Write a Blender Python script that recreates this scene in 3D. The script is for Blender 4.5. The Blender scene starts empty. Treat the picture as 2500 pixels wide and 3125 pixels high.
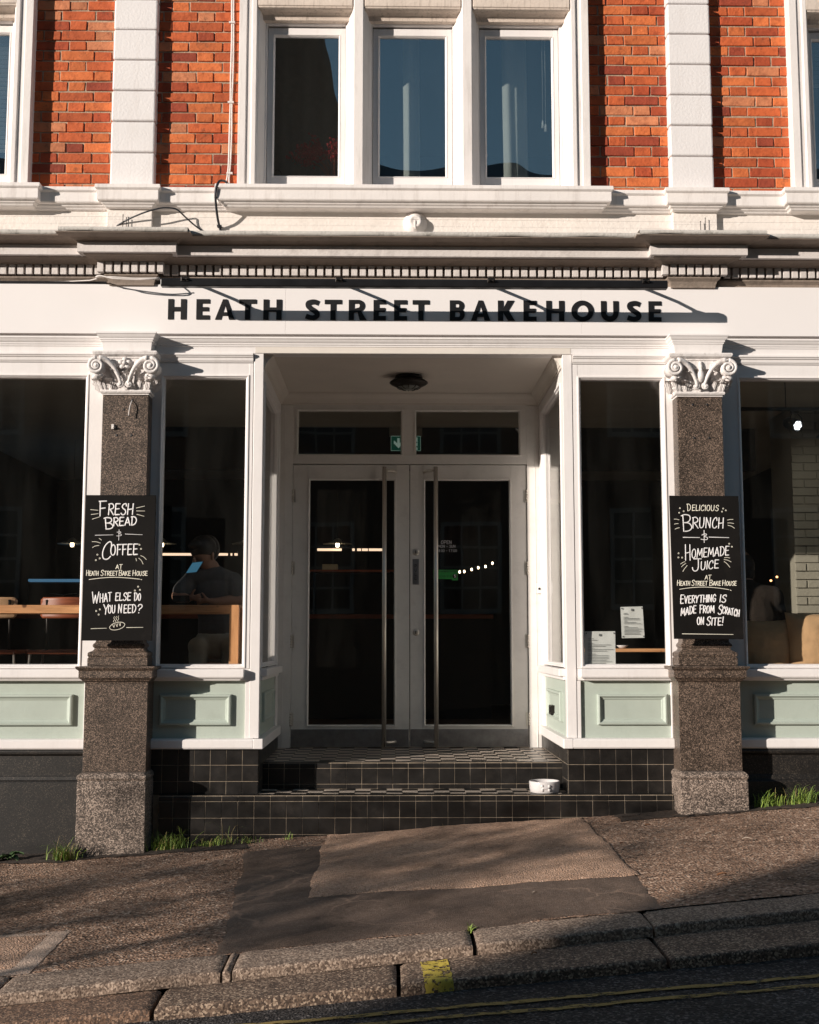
import bpy, math, random
from mathutils import Vector, Matrix, noise as mnoise
from mathutils.geometry import tessellate_polygon
random.seed(7)
R = math.radians
scene = bpy.context.scene
COL = scene.collection

# ------------------------------------------------------------------ camera
cam_data = bpy.data.cameras.new('camera')
cam = bpy.data.objects.new('camera', cam_data)
COL.objects.link(cam)
scene.camera = cam
cam_data.sensor_fit = 'VERTICAL'
cam_data.sensor_height = 30.0
cam_data.lens = 35.0
cam_data.clip_start = 0.05
cam_data.clip_end = 500
cam.location = (-0.152, -7.73, 0.70)
cam.rotation_euler = (R(90 + 6.17), 0, R(-0.94))

# ------------------------------------------------------------------ sun + sky
TO_SUN = Vector((-1.45, -1.0, 0.43)).normalized()
SUN_EL = math.asin(TO_SUN.z)
SUN_AZ = math.atan2(TO_SUN.x, TO_SUN.y)          # clockwise from +Y
world = bpy.data.worlds.new('World')
scene.world = world
world.use_nodes = True
wn = world.node_tree.nodes
wl = world.node_tree.links
sky = wn.new('ShaderNodeTexSky')
sky.sky_type = 'NISHITA'
sky.sun_disc = False
sky.sun_elevation = SUN_EL
sky.sun_rotation = SUN_AZ
sky.dust_density = 0.1
sky.ozone_density = 4.0
bg = wn['Background']
bg.inputs[1].default_value = 0.078
hsv = wn.new('ShaderNodeHueSaturation'); hsv.inputs['Saturation'].default_value = .82; hsv.inputs['Hue'].default_value = .475
wl.new(sky.outputs[0], hsv.inputs['Color']); wl.new(hsv.outputs[0], bg.inputs[0])
sun_data = bpy.data.lights.new('sun', 'SUN')
sun_data.energy = 5.0
sun_data.angle = R(0.5)
sun_data.color = (1.0, 0.90, 0.80)
sun = bpy.data.objects.new('sun', sun_data)
COL.objects.link(sun)
sun.rotation_euler = (-TO_SUN).to_track_quat('-Z', 'Y').to_euler()
sun.location = (-20, -15, 12)
vs = scene.view_settings
vs.view_transform = 'Standard'
vs.look = 'None'
vs.exposure = 0.27
vs.gamma = 1.0

# ------------------------------------------------------------------ mesh builder
class MB:
    def __init__(s):
        s.v = []; s.f = []; s.mi = []; s.sm = []; s.cur = 0; s.tone = []
    def add(s, vs_, fs, smooth=False):
        o = len(s.v)
        s.v += [tuple(p) for p in vs_]
        for f in fs:
            s.f.append(tuple(i + o for i in f)); s.mi.append(s.cur); s.sm.append(smooth)
        return s
    def box(s, x0, x1, y0, y1, z0, z1):
        if x0 > x1: x0, x1 = x1, x0
        if y0 > y1: y0, y1 = y1, y0
        if z0 > z1: z0, z1 = z1, z0
        return s.add([(x0,y0,z0),(x1,y0,z0),(x1,y1,z0),(x0,y1,z0),(x0,y0,z1),(x1,y0,z1),(x1,y1,z1),(x0,y1,z1)],
              [(3,2,1,0),(4,5,6,7),(0,1,5,4),(1,2,6,5),(2,3,7,6),(3,0,4,7)])
    def prism_z(s, pts, z0, z1):                     # pts: CCW plan outline
        n = len(pts)
        return s.add([(x,y,z0) for x,y in pts]+[(x,y,z1) for x,y in pts],
              [tuple(range(n-1,-1,-1)), tuple(range(n,2*n))]+[(i,(i+1)%n,n+(i+1)%n,n+i) for i in range(n)])
    def prism_x(s, prof, x0, x1):                    # prof: closed outline of (y, z)
        n = len(prof)
        return s.add([(x0,y,z) for y,z in prof]+[(x1,y,z) for y,z in prof],
              [tuple(range(n)), tuple(range(2*n-1,n-1,-1))]+[(i,n+i,n+(i+1)%n,(i+1)%n) for i in range(n)])
    def mould(s, prof, x0, x1, yf, yb, ends=True):
        # moulding run: prof lists (projection, z) from top to bottom; returned (mitred) at both ends
        rows = []
        for p, z in prof:
            e = p if ends else 0
            rows.append([(x0-e, yb, z), (x0-e, yf-p, z), (x1+e, yf-p, z), (x1+e, yb, z)])
        vs_ = [q for r in rows for q in r]
        n = len(rows); fs = []
        for i in range(n-1):
            for k in range(3):
                a = i*4+k
                fs.append((a, a+4, a+5, a+1))
        fs.append((0,1,2,3)); b = (n-1)*4; fs.append((b+3,b+2,b+1,b))
        for i in range(n-1):
            a = i*4
            fs.append((a+3, a+7, a+4, a))
        return s.add(vs_, fs)
    def tube(s, pts, r, n=8, cap=True, smooth=True, flat=None, closed=False):
        # sweep along pts; flat = scale of the section along world Y (for painted strokes)
        pts = [Vector(p) for p in pts]; m = len(pts)
        rr = r if isinstance(r, (list, tuple)) else [r]*m
        vs_ = []; up = None
        for i, p in enumerate(pts):
            if closed: t = pts[(i+1)%m]-pts[i-1]
            else: t = pts[min(i+1,m-1)]-pts[max(i-1,0)]
            if t.length < 1e-9: t = Vector((0,0,1))
            t.normalize()
            if flat is not None: a = Vector((0,1,0)); b = t.cross(a)
            else:
                if up is None:
                    up = Vector((0,0,1)) if abs(t.z) < .9 else Vector((1,0,0))
                a = (up - t*up.dot(t))
                if a.length < 1e-6: a = t.orthogonal()
                a.normalize(); up = a; b = t.cross(a)
            if b.length < 1e-9: b = Vector((1,0,0))
            b.normalize()
            sc = 1.0
            for k in range(n):
                w = 2*math.pi*k/n
                vs_.append(p + a*(math.cos(w)*rr[i]*(flat if flat is not None else 1)) + b*(math.sin(w)*rr[i]*sc))
        fs = []
        for i in range(m if closed else m-1):
            j = (i+1) % m
            for k in range(n):
                l = (k+1) % n
                fs.append((i*n+k, i*n+l, j*n+l, j*n+k))
        if cap and not closed:
            fs.append(tuple(range(n-1,-1,-1))); fs.append(tuple(range((m-1)*n, m*n)))
        return s.add(vs_, fs, smooth)
    def lathe(s, prof, c, n=32, axis='z', smooth=True):
        vs_ = []; fs = []; m = len(prof)
        for r, h in prof:
            for k in range(n):
                w = 2*math.pi*k/n
                x, y = math.cos(w)*r, math.sin(w)*r
                if axis == 'z': q = (c[0]+x, c[1]+y, c[2]+h)
                elif axis == 'y': q = (c[0]+x, c[1]+h, c[2]-y)
                else: q = (c[0]+h, c[1]+x, c[2]+y)
                vs_.append(q)
        for i in range(m-1):
            for k in range(n):
                l = (k+1) % n
                fs.append((i*n+k, i*n+l, (i+1)*n+l, (i+1)*n+k))
        if prof[0][0] > 1e-6: fs.append(tuple(range(n-1,-1,-1)))
        if prof[-1][0] > 1e-6: fs.append(tuple(range((m-1)*n, m*n)))
        return s.add(vs_, fs, smooth)
    def ball(s, c, rx, ry=None, rz=None, nu=12, nv=8, rot=None):
        ry = ry or rx; rz = rz or rx; vs_ = []; fs = []
        for i in range(nv+1):
            th = math.pi*i/nv
            for k in range(nu):
                w = 2*math.pi*k/nu
                q = Vector((math.sin(th)*math.cos(w)*rx, math.sin(th)*math.sin(w)*ry, math.cos(th)*rz))
                if rot: q = rot @ q
                vs_.append(q + Vector(c))
        for i in range(nv):
            for k in range(nu):
                l = (k+1) % nu
                fs.append((i*nu+k, (i+1)*nu+k, (i+1)*nu+l, i*nu+l))
        return s.add(vs_, fs, True)
    def grid(s, nx, ny, fn, smooth=True):
        vs_ = [fn(i/nx, j/ny) for j in range(ny+1) for i in range(nx+1)]
        fs = [(j*(nx+1)+i, j*(nx+1)+i+1, (j+1)*(nx+1)+i+1, (j+1)*(nx+1)+i) for j in range(ny) for i in range(nx)]
        return s.add(vs_, fs, smooth)
    def poly(s, outs, y, d, xf=lambda p: p):
        # flat letter: outs = [outer, hole, ...] of (x, z); front at y, extruded back by d
        loops = [[Vector((p[0], p[1], 0)) for p in o] for o in outs]
        tris = tessellate_polygon(loops)
        flat = [q for o in outs for q in o]
        n = len(flat)
        vs_ = [(p[0], y, p[1]) for p in flat]+[(p[0], y+d, p[1]) for p in flat]
        fs = []
        for t in tris:
            a, b, c = t
            pa, pb, pc = flat[a], flat[b], flat[c]
            ar = (pb[0]-pa[0])*(pc[1]-pa[1])-(pb[1]-pa[1])*(pc[0]-pa[0])
            fs.append((a,b,c) if ar > 0 else (a,c,b))
        o = 0
        for lp in outs:
            m = len(lp)
            for i in range(m):
                j = (i+1) % m
                fs.append((o+i, o+j, n+o+j, n+o+i))
            o += m
        return s.add(vs_, fs)

def wloc(o):
    p = Vector((0,0,0))
    while o is not None:
        p += o.location; o = o.parent
    return p

def add(name, mb, mat, parent=None, bevel=0.0, segs=2, loc=None, attr=None):
    """link one mesh object; vertices are given in world coordinates"""
    me = bpy.data.meshes.new(name)
    off = wloc(parent) if parent else Vector((0,0,0))
    if loc is not None: off = Vector(loc)
    me.from_pydata([(x-off.x, y-off.y, z-off.z) for x,y,z in mb.v], [], mb.f)
    me.update()
    mats = mat if isinstance(mat, (list, tuple)) else [mat]
    for m in mats: me.materials.append(m)
    me.polygons.foreach_set('material_index', mb.mi)
    me.polygons.foreach_set('use_smooth', mb.sm)
    if mb.tone:
        ca = me.color_attributes.new('tone', 'FLOAT_COLOR', 'POINT')
        flat = []
        for t in mb.tone: flat += [t[0], t[1], t[2], 1.0]
        ca.data.foreach_set('color', flat)
    o = bpy.data.objects.new(name, me)
    COL.objects.link(o)
    if parent: o.parent = parent
    elif loc is not None: o.location = loc
    if bevel:
        b = o.modifiers.new('bevel', 'BEVEL')
        b.width = bevel; b.segments = segs; b.limit_method = 'ANGLE'; b.angle_limit = R(35)
    return o

def tag(o, label, cat, group=None):
    o['label'] = label; o['category'] = cat
    if group: o['group'] = group
    return o
def thing(name, label, cat, loc=(0,0,0), group=None):
    o = bpy.data.objects.new(name, None)
    o.empty_display_size = .1
    COL.objects.link(o); o.location = loc
    return tag(o, label, cat, group)
def struct(o, kind='structure'):
    o['kind'] = kind
    return o
def lab(o, label):
    o['label'] = label
    return o
def base_of(mb):
    xs = [v[0] for v in mb.v]; ys = [v[1] for v in mb.v]; zs = [v[2] for v in mb.v]
    return ((min(xs)+max(xs))/2, (min(ys)+max(ys))/2, min(zs))
def solo(name, mb, mat, label, cat, group=None, bevel=0.0):
    return tag(add(name, mb, mat, loc=base_of(mb), bevel=bevel), label, cat, group)

# ------------------------------------------------------------------ materials
def new_mat(name):
    m = bpy.data.materials.new(name); m.use_nodes = True
    nt = m.node_tree
    return m, nt, nt.nodes, nt.links, nt.nodes['Principled BSDF']
def ramp(nt, stops, interp='LINEAR'):
    r = nt.nodes.new('ShaderNodeValToRGB'); cr = r.color_ramp; cr.interpolation = interp
    while len(cr.elements) > 1: cr.elements.remove(cr.elements[-1])
    cr.elements[0].position = stops[0][0]; cr.elements[0].color = (*stops[0][1], 1)
    for p, c in stops[1:]:
        e = cr.elements.new(p); e.color = (*c, 1)
    return r
def tex(nt, kind, scale, coord, **kw):
    t = nt.nodes.new('ShaderNodeTex'+kind)
    t.inputs['Scale'].default_value = scale
    for k, v in kw.items():
        if k in t.inputs: t.inputs[k].default_value = v
        else: setattr(t, k, v)
    nt.links.new(coord, t.inputs['Vector'])
    return t
def coords(nt, sc=(1,1,1)):
    c = nt.nodes.new('ShaderNodeTexCoord')
    mp = nt.nodes.new('ShaderNodeMapping'); mp.inputs['Scale'].default_value = sc
    nt.links.new(c.outputs['Object'], mp.inputs[0])
    return mp.outputs[0]
def mixc(nt, fac, a, b, mode='MIX'):
    m = nt.nodes.new('ShaderNodeMix'); m.data_type = 'RGBA'; m.blend_type = mode
    for sock, val in ((0, fac), (6, a), (7, b)):
        if isinstance(val, (int, float)): m.inputs[sock].default_value = val
        elif isinstance(val, tuple): m.inputs[sock].default_value = (*val, 1)
        else: nt.links.new(val, m.inputs[sock])
    return m.outputs[2]
def bump(nt, h, strength, dist, bsdf, prev=None):
    b = nt.nodes.new('ShaderNodeBump')
    b.inputs['Strength'].default_value = strength; b.inputs['Distance'].default_value = dist
    nt.links.new(h, b.inputs['Height'])
    if prev is not None: nt.links.new(prev, b.inputs['Normal'])
    nt.links.new(b.outputs[0], bsdf.inputs['Normal'])
    return b.outputs[0]

def M(name, col, rough=.5, var=.12, vs_=5, bmp=0.0, bs=60, metal=0.0, dirt=None, dirt_amt=.25, ds=9, sc=(1,1,1), spec=.5, streak=False):
    m, nt, N, L, b = new_mat(name)
    c = coords(nt, sc)
    n = tex(nt, 'Noise', vs_, c, Detail=6.0, Roughness=.6)
    lo = tuple(max(0, x*(1-var)) for x in col); hi = tuple(min(1, x*(1+var)) for x in col)
    r = ramp(nt, [(.3, lo), (.7, hi)])
    L.new(n.outputs[0], r.inputs[0])
    out = r.outputs[0]
    if dirt:
        cc = coords(nt, (3, 3, .35)) if streak else c
        n2 = tex(nt, 'Noise', ds, cc, Detail=8.0, Roughness=.7)
        r2 = ramp(nt, [(.52, (0,0,0)), (.78, (1,1,1))])
        L.new(n2.outputs[0], r2.inputs[0])
        mul = N.new('ShaderNodeMath'); mul.operation = 'MULTIPLY'; mul.inputs[1].default_value = dirt_amt
        L.new(r2.outputs[0], mul.inputs[0])
        out = mixc(nt, mul.outputs[0], out, dirt)
    L.new(out, b.inputs['Base Color'])
    b.inputs['Metallic'].default_value = metal
    b.inputs['Specular IOR Level'].default_value = spec
    rr = N.new('ShaderNodeMapRange'); rr.inputs[3].default_value = max(.02, rough-.08); rr.inputs[4].default_value = min(1, rough+.1)
    L.new(n.outputs[0], rr.inputs[0]); L.new(rr.outputs[0], b.inputs['Roughness'])
    if bmp:
        nb = tex(nt, 'Noise', bs, c, Detail=5.0)
        bump(nt, nb.outputs[0], bmp, .01, b)
    return m

def granite(name, dark, mid, light, scale, rough, shift=0.0, bmp=.15):
    m, nt, N, L, b = new_mat(name)
    c = coords(nt)
    v = tex(nt, 'Voronoi', scale, c)
    sep = N.new('ShaderNodeSeparateColor'); L.new(v.outputs['Color'], sep.inputs[0])
    n = tex(nt, 'Noise', 6, c, Detail=6.0)
    ad = N.new('ShaderNodeMath'); ad.operation = 'ADD'; L.new(sep.outputs[0], ad.inputs[0])
    sc = N.new('ShaderNodeMath'); sc.operation = 'MULTIPLY_ADD'; sc.inputs[1].default_value = .5; sc.inputs[2].default_value = -.25+shift
    L.new(n.outputs[0], sc.inputs[0]); L.new(sc.outputs[0], ad.inputs[1])
    r = ramp(nt, [(.0, dark), (.42, dark), (.55, mid), (.82, mid), (.9, light), (1, light)])
    L.new(ad.outputs[0], r.inputs[0]); L.new(r.outputs[0], b.inputs['Base Color'])
    b.inputs['Roughness'].default_value = rough
    n3 = tex(nt, 'Noise', scale*.8, c, Detail=3.0)
    bump(nt, n3.outputs[0], bmp, .006, b)
    return m

WHITE = M('white_gloss_paint', (.80,.765,.75), .38, .035, 3, .10, 40, dirt=(.36,.31,.27), dirt_amt=.20, ds=5, streak=True)
STONE = M('painted_stone', (.79,.74,.71), .65, .05, 3, .16, 70, dirt=(.26,.20,.16), dirt_amt=.42, ds=5, streak=True)
STUCCO = M('pale_stucco', (.76,.70,.65), .8, .05, 2.5, .35, 45, dirt=(.33,.27,.22), dirt_amt=.3, ds=6)
CORNSHADE = M('shade_and_soot_moulding_paint', (.27,.215,.175), .7, .15, 5, .3, 60, dirt=(.06,.048,.038), dirt_amt=.7, ds=9)  # shade under the cornice put into the colour, along with some soot
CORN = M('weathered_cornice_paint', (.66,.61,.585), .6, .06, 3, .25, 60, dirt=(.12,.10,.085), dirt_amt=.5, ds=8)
LINTEL = M('beige_lintel_stone', (.66,.56,.48), .7, .10, 6, .25, 60, dirt=(.15,.10,.07), dirt_amt=.75, ds=16, streak=True)  # beige stone with darker brown vertical streaks
LEAD = M('lichen_lead', (.55,.52,.48), .7, .1, 6, .4, 50, dirt=(.06,.055,.03), dirt_amt=.9, ds=11)
QUOIN = M('smooth_quoin_paint', (.78,.745,.735), .6, .035, 2, .2, 60, dirt=(.42,.34,.28), dirt_amt=.22, ds=4, streak=True)
SIGNW = M('sign_board_white', (.83,.795,.785), .45, .012, 1.5, .02, 20)
BLACK = M('black_paint', (.012,.012,.013), .4, .2, 8)
GREEN = M('sage_green_paint', (.42,.475,.42), .5, .05, 4, .10, 90, dirt=(.27,.31,.26), dirt_amt=.22, ds=12)
CEIL = M('porch_ceiling_paint', (.70,.645,.585), .7, .05, 3, .08, 60)
DOORW = M('door_paint', (.75,.725,.69), .45, .05, 3, .08, 50, dirt=(.33,.30,.27), dirt_amt=.25, ds=10)
STEEL = M('brushed_steel', (.66,.62,.56), .30, .08, 40, metal=.8, sc=(1,1,.05))
KICK = M('scuffed_kick_plate', (.36,.36,.37), .38, .15, 20, metal=1.0, dirt=(.1,.1,.1), dirt_amt=.4)
GRAN = granite('brown_granite', (.030,.022,.017), (.118,.086,.066), (.27,.195,.15), 230, .42, .0)
GRANR = granite('rough_pale_granite', (.06,.046,.037), (.20,.152,.122), (.42,.33,.27), 170, .72, .06, .5)
GRANB = granite('black_granite', (.006,.0052,.0046), (.016,.0135,.0115), (.06,.048,.038), 240, .55, -.04)
TILE = M('black_glazed_tile', (.014,.0125,.0115), .36, .4, 9, .05, 30, dirt=(.06,.05,.042), dirt_amt=.4, ds=7)
TILEC = M('cream_tile', (.50,.42,.35), .4, .1, 9, .05, 30)
GROUT = M('tile_grout', (.33,.265,.195), .9, .4, 14, dirt=(.04,.033,.028), dirt_amt=.7, ds=4)
RUBBER = M('black_cable', (.012,.014,.02), .45, .1, 10)
CABLEW = M('white_conduit', (.70,.65,.62), .5, .1, 10)
DARKM = M('dark_metal', (.03,.026,.024), .4, .2, 20, metal=.7)
GUN = M('black_trough_metal', (.016,.0155,.017), .33, .2, 10, metal=.3)

def glass_mat(name, ior, wav=.0, tint=(.955,.96,.955), dust=.008):
    m, nt, N, L, b = new_mat(name)
    N.remove(b)
    # Schlick reflectance, the same on both faces of the pane
    lw = N.new('ShaderNodeLayerWeight'); lw.inputs['Blend'].default_value = .5
    pw = N.new('ShaderNodeMath'); pw.operation = 'POWER'; pw.inputs[1].default_value = 5; L.new(lw.outputs['Facing'], pw.inputs[0])
    f0 = ((ior-1)/(ior+1))**2
    fr = N.new('ShaderNodeMath'); fr.operation = 'MULTIPLY_ADD'; fr.inputs[1].default_value = 1-f0; fr.inputs[2].default_value = f0; L.new(pw.outputs[0], fr.inputs[0])
    tr = N.new('ShaderNodeBsdfTransparent'); tr.inputs[0].default_value = (*tint, 1)
    gl = N.new('ShaderNodeBsdfGlossy'); gl.inputs['Roughness'].default_value = 0.0
    mx = N.new('ShaderNodeMixShader')
    # a thin film of street dust on the pane
    df = N.new('ShaderNodeBsdfDiffuse'); df.inputs[0].default_value = (.55,.54,.48,1)
    dn = tex(nt, 'Noise', 2.0, coords(nt, (2.5,2.5,.5)), Detail=7.0, Roughness=.65)
    dm = N.new('ShaderNodeMapRange'); dm.inputs[1].default_value = .35; dm.inputs[2].default_value = .75; dm.inputs[3].default_value = 0; dm.inputs[4].default_value = dust
    L.new(dn.outputs[0], dm.inputs[0])
    md = N.new('ShaderNodeMixShader'); L.new(dm.outputs[0], md.inputs[0]); L.new(tr.outputs[0], md.inputs[1]); L.new(df.outputs[0], md.inputs[2])
    L.new(fr.outputs[0], mx.inputs[0]); L.new(md.outputs[0], mx.inputs[1]); L.new(gl.outputs[0], mx.inputs[2])
    L.new(mx.outputs[0], N['Material Output'].inputs[0])
    if wav:
        c = coords(nt)
        n = tex(nt, 'Noise', 1.6, c, Detail=1.0)
        bp = N.new('ShaderNodeBump'); bp.inputs['Strength'].default_value = wav; bp.inputs['Distance'].default_value = .05
        L.new(n.outputs[0], bp.inputs['Height']); L.new(bp.outputs[0], gl.inputs['Normal'])
    return m
GLASS = glass_mat('shop_glass', 1.5, .012)
GLASSU = glass_mat('old_sash_glass', 3.3, .10, (.88,.92,.92))

def emit(name, col, st):
    m, nt, N, L, b = new_mat(name)
    b.inputs['Base Color'].default_value = (*col, 1)
    b.inputs['Emission Color'].default_value = (*col, 1); b.inputs['Emission Strength'].default_value = st
    return m

def brick_mat():
    m, nt, N, L, b = new_mat('orange_red_brick')
    c = coords(nt)
    at = N.new('ShaderNodeVertexColor'); at.layer_name = 'tone'
    n = tex(nt, 'Noise', 18, c, Detail=8.0, Roughness=.7)
    r = ramp(nt, [(.25, (.55,.45,.42)), (.5, (1,1,1)), (.75, (1.15,1.2,1.2))])
    L.new(n.outputs[0], r.inputs[0])
    col = mixc(nt, 1.0, at.outputs[0], r.outputs[0], 'MULTIPLY')
    n2 = tex(nt, 'Noise', 9, c, Detail=10.0, Roughness=.75)
    r2 = ramp(nt, [(.575, (0,0,0)), (.70, (1,1,1))])
    L.new(n2.outputs[0], r2.inputs[0])
    ms = N.new('ShaderNodeMath'); ms.operation = 'MULTIPLY'; ms.inputs[1].default_value = .75
    L.new(r2.outputs[0], ms.inputs[0])
    col = mixc(nt, ms.outputs[0], col, (.045,.018,.012))
    L.new(col, b.inputs['Base Color'])
    b.inputs['Roughness'].default_value = .85
    n4 = tex(nt, 'Noise', 55, c, Detail=6.0)
    p = bump(nt, n4.outputs[0], .7, .006, b)
    n5 = tex(nt, 'Noise', 14, c, Detail=4.0)
    bump(nt, n5.outputs[0], .5, .012, b, p)
    return m
BRICK = brick_mat()
MORTAR = M('sandy_mortar', (.40,.30,.215), .95, .25, 30, .5, 120, dirt=(.1,.07,.05), dirt_amt=.4)
# ------------------------------------------------------------------ the building
XL, XR = -4.4, 4.4
CX = 1.858                                       # column axis
B = thing('shop_building', 'red brick building with white window surrounds over a white and sage green shopfront', 'building', (0,0,-.5))
def bpart(name, mb, mat, bevel=0.0, parent=None, **k): return add(name, mb, mat, parent or B, bevel, **k)

# --- brick walls, every brick laid in Flemish bond
def brick_panel(mb, x0, x1, z0, z1, phase, rnd):
    rows = int((z1-z0)/.0722)+1
    for r in range(rows):
        za = z0+r*.0722; zb = za+.0625
        x = x0-.35+(phase + (.175 if r % 2 else 0)) % .35
        k = 0
        while x < x1:
            for ln in (.222, .108):
                a, b_ = max(x, x0), min(x+ln, x1)
                if b_-a > .02:
                    t = rnd.random()
                    if t < .42: c = (.48,.098,.027)
                    elif t < .64: c = (.58,.145,.040)
                    elif t < .80: c = (.37,.062,.019)
                    elif t < .87: c = (.28,.046,.019)
                    else: c = (.54,.19,.085)
                    j = .84+.32*rnd.random(); c = tuple(q*j for q in c)
                    n0 = len(mb.v)
                    dy = rnd.uniform(-.004, .003)
                    mb.box(a, b_, .065+dy, .15, za+rnd.uniform(-.0015,.0015), zb+rnd.uniform(-.0025,.0015))
                    for i in range(n0, len(mb.v)):
                        q = mb.v[i]
                        mb.v[i] = (q[0]+rnd.uniform(-.0025,.0025), q[1]+rnd.uniform(-.002,.002), q[2]+rnd.uniform(-.0018,.0018))
                        mb.tone.append(c)
                x += ln+.0095
rnd = random.Random(3)
for x0, x1, ph in ((-2.60,-2.025,.03), (-1.735,-1.16,.21), (1.16,1.735,.12), (2.025,2.60,.27)):
    mb = MB(); brick_panel(mb, x0, x1, 3.695, 5.65, ph, rnd)
    bw = bpart('brick_wall', mb, BRICK, .003, segs=1)
    mb = MB(); mb.box(x0-.02, x1+.02, .0718, .26, 3.60, 5.65); add('mortar', mb, MORTAR, bw)
for x0, x1, y0, z0, z1 in ((XL, XR, -.02, 5.651, 7.0), (XL, XL+.75, -.02, 3.6, 5.65), (XR-.75, XR, -.02, 3.6, 5.65)):
    mb = MB(); mb.box(x0, x1, y0, .3, z0, z1); bpart('wall', mb, MORTAR)

# --- rusticated pilasters
for sx in (-1, 1):
    mb = MB(); xc = sx*1.882
    zs = [3.699, 3.957]+[3.957+.2166*i for i in range(1, 9)]
    for a, b_ in zip(zs[:-1], zs[1:]):
        mb.box(xc-.148+random.uniform(0,.003), xc+.148-random.uniform(0,.003), 0.0+random.uniform(-.003,.002), .08, a+.003, b_-.003)
    mb.box(xc-.138, xc+.138, .022, .09, 3.70, 5.65)
    bpart('pilaster', mb, QUOIN, .011)

# --- upper windows
def pane_box(mb, x0, x1, y, z0, z1): mb.box(x0, x1, y-.002, y+.002, z0, z1)
def rings(mb, x0, x1, z0, z1, prof, xf=None, cap=False, w=None):
    # picture-frame moulding: prof = [(inset, y)], mitred corners
    base = len(mb.v); vs_ = []; fs = []
    for d, y in prof:
        q = [(x0+d, y, z0+d), (x1-d, y, z0+d), (x1-d, y, z1-d), (x0+d, y, z1-d)]
        vs_ += [xf(p) for p in q] if xf else q
    n = len(prof)
    for i in range(n-1):
        for k in range(4):
            l = (k+1) % 4
            fs.append((i*4+k, i*4+l, (i+1)*4+l, (i+1)*4+k))
    if cap: fs.append(((n-1)*4, (n-1)*4+1, (n-1)*4+2, (n-1)*4+3))
    mb.add(vs_, fs)
def light(win, xc, ho, z0=3.785, z1=4.905):
    """one casement light: sash and pane under the window part"""
    mb = MB()
    a, b_ = xc-ho, xc+ho
    mb.box(a, a+.036, .118, .155, z0, z1); mb.box(b_-.036, b_, .118, .155, z0, z1)
    mb.box(a+.036, b_-.036, .1185, .155, z0, z0+.056); mb.box(a+.036, b_-.036, .1185, .155, z1-.048, z1)
    rings(mb, a+.034, b_-.034, z0+.054, z1-.046, [(0,.119),(.003,.113),(.012,.126),(.014,.14)])
    add('sash', mb, WHITE, win, .002)
    mb = MB(); pane_box(mb, a+.03, b_-.03, .139, z0+.05, z1-.04)
    add('pane', mb, GLASSU, win)
LPROF = [(.165,4.93),(.062,4.93),(.058,4.945),(.05,4.962),(.03,4.972),(0,4.975),(-.014,4.982),(-.016,4.992),(-.022,4.994),(-.022,5.30),(.165,5.30)]
def jamb(mb, x, s, z0, z1, wide=.175):
    # moulded splayed jamb; x = outer edge, s = +1 opens to the right
    p = [(0,.26),(0,-.02),(.05,-.02),(.054,-.010),(.085,-.008),(.09,-.022),(.118,-.022),(.123,-.004),(.132,.004),(wide-.02,.07),(wide-.01,.098),(wide,.100),(wide,.26)]
    pts = [(x+s*a, y) for a, y in p]
    if s < 0: pts = pts[::-1]
    mb.prism_z(pts, z0, z1)
mb = MB()
jamb(mb, -1.178, 1, 3.699, 5.6); jamb(mb, 1.192, -1, 3.699, 5.6)
for xc in (-.370, .365):
    mb.prism_z([(xc-.092,.165),(xc-.092,.100),(xc-.083,.094),(xc-.048,.02),(xc-.036,-.012),(xc-.030,-.026),(xc+.030,-.026),(xc+.036,-.012),(xc+.048,.02),(xc+.083,.094),(xc+.092,.100),(xc+.092,.165)], 3.699, 5.6)
win = bpart('upper_window', mb, STONE, .002)
LL = ((-.73, .266), (-.002, .272), (.732, .272))
mb = MB()
for (x0, x1) in ((-1.052,-.412), (-.329,.324), (.407,1.066)):
    mb.prism_x(LPROF, x0, x1)
    mb.box(x0, x1, -.021, .26, 5.31, 5.6)
add('lintel', mb, LINTEL, win, .003)
mb = MB()
for xc, ho in LL:
    rings(mb, xc-ho-.016, xc+ho+.016, 3.70, 4.93, [(-.03,.105),(0,.098),(.004,.098),(.012,.106),(.013,.135)])
mb.box(-1.0, 1.02, .10, .17, 3.699, 3.783)
add('outer_frame', mb, WHITE, win, .002)
for xc, ho in LL: light(win, xc, ho)
for sx in (-1, 1):
    mb = MB()
    jamb(mb, sx*2.568, sx, 3.699, 5.6); jamb(mb, sx*3.55, -sx, 3.699, 5.6)
    w2 = bpart('upper_window', mb, STONE, .002)
    mb = MB()
    mb.prism_x(LPROF, min(sx*2.68, sx*3.44), max(sx*2.68, sx*3.44))
    add('lintel', mb, LINTEL, w2, .003)
    mb = MB(); mb.box(sx*2.74, sx*3.38, .10, .26, 3.699, 3.783)
    rings(mb, min(sx*2.7,sx*3.4), max(sx*2.7,sx*3.4), 3.70, 4.93, [(-.03,.105),(0,.098),(.012,.106),(.013,.135)])
    add('outer_frame', mb, WHITE, w2, .002)
    light(w2, sx*3.06, .335)

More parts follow.
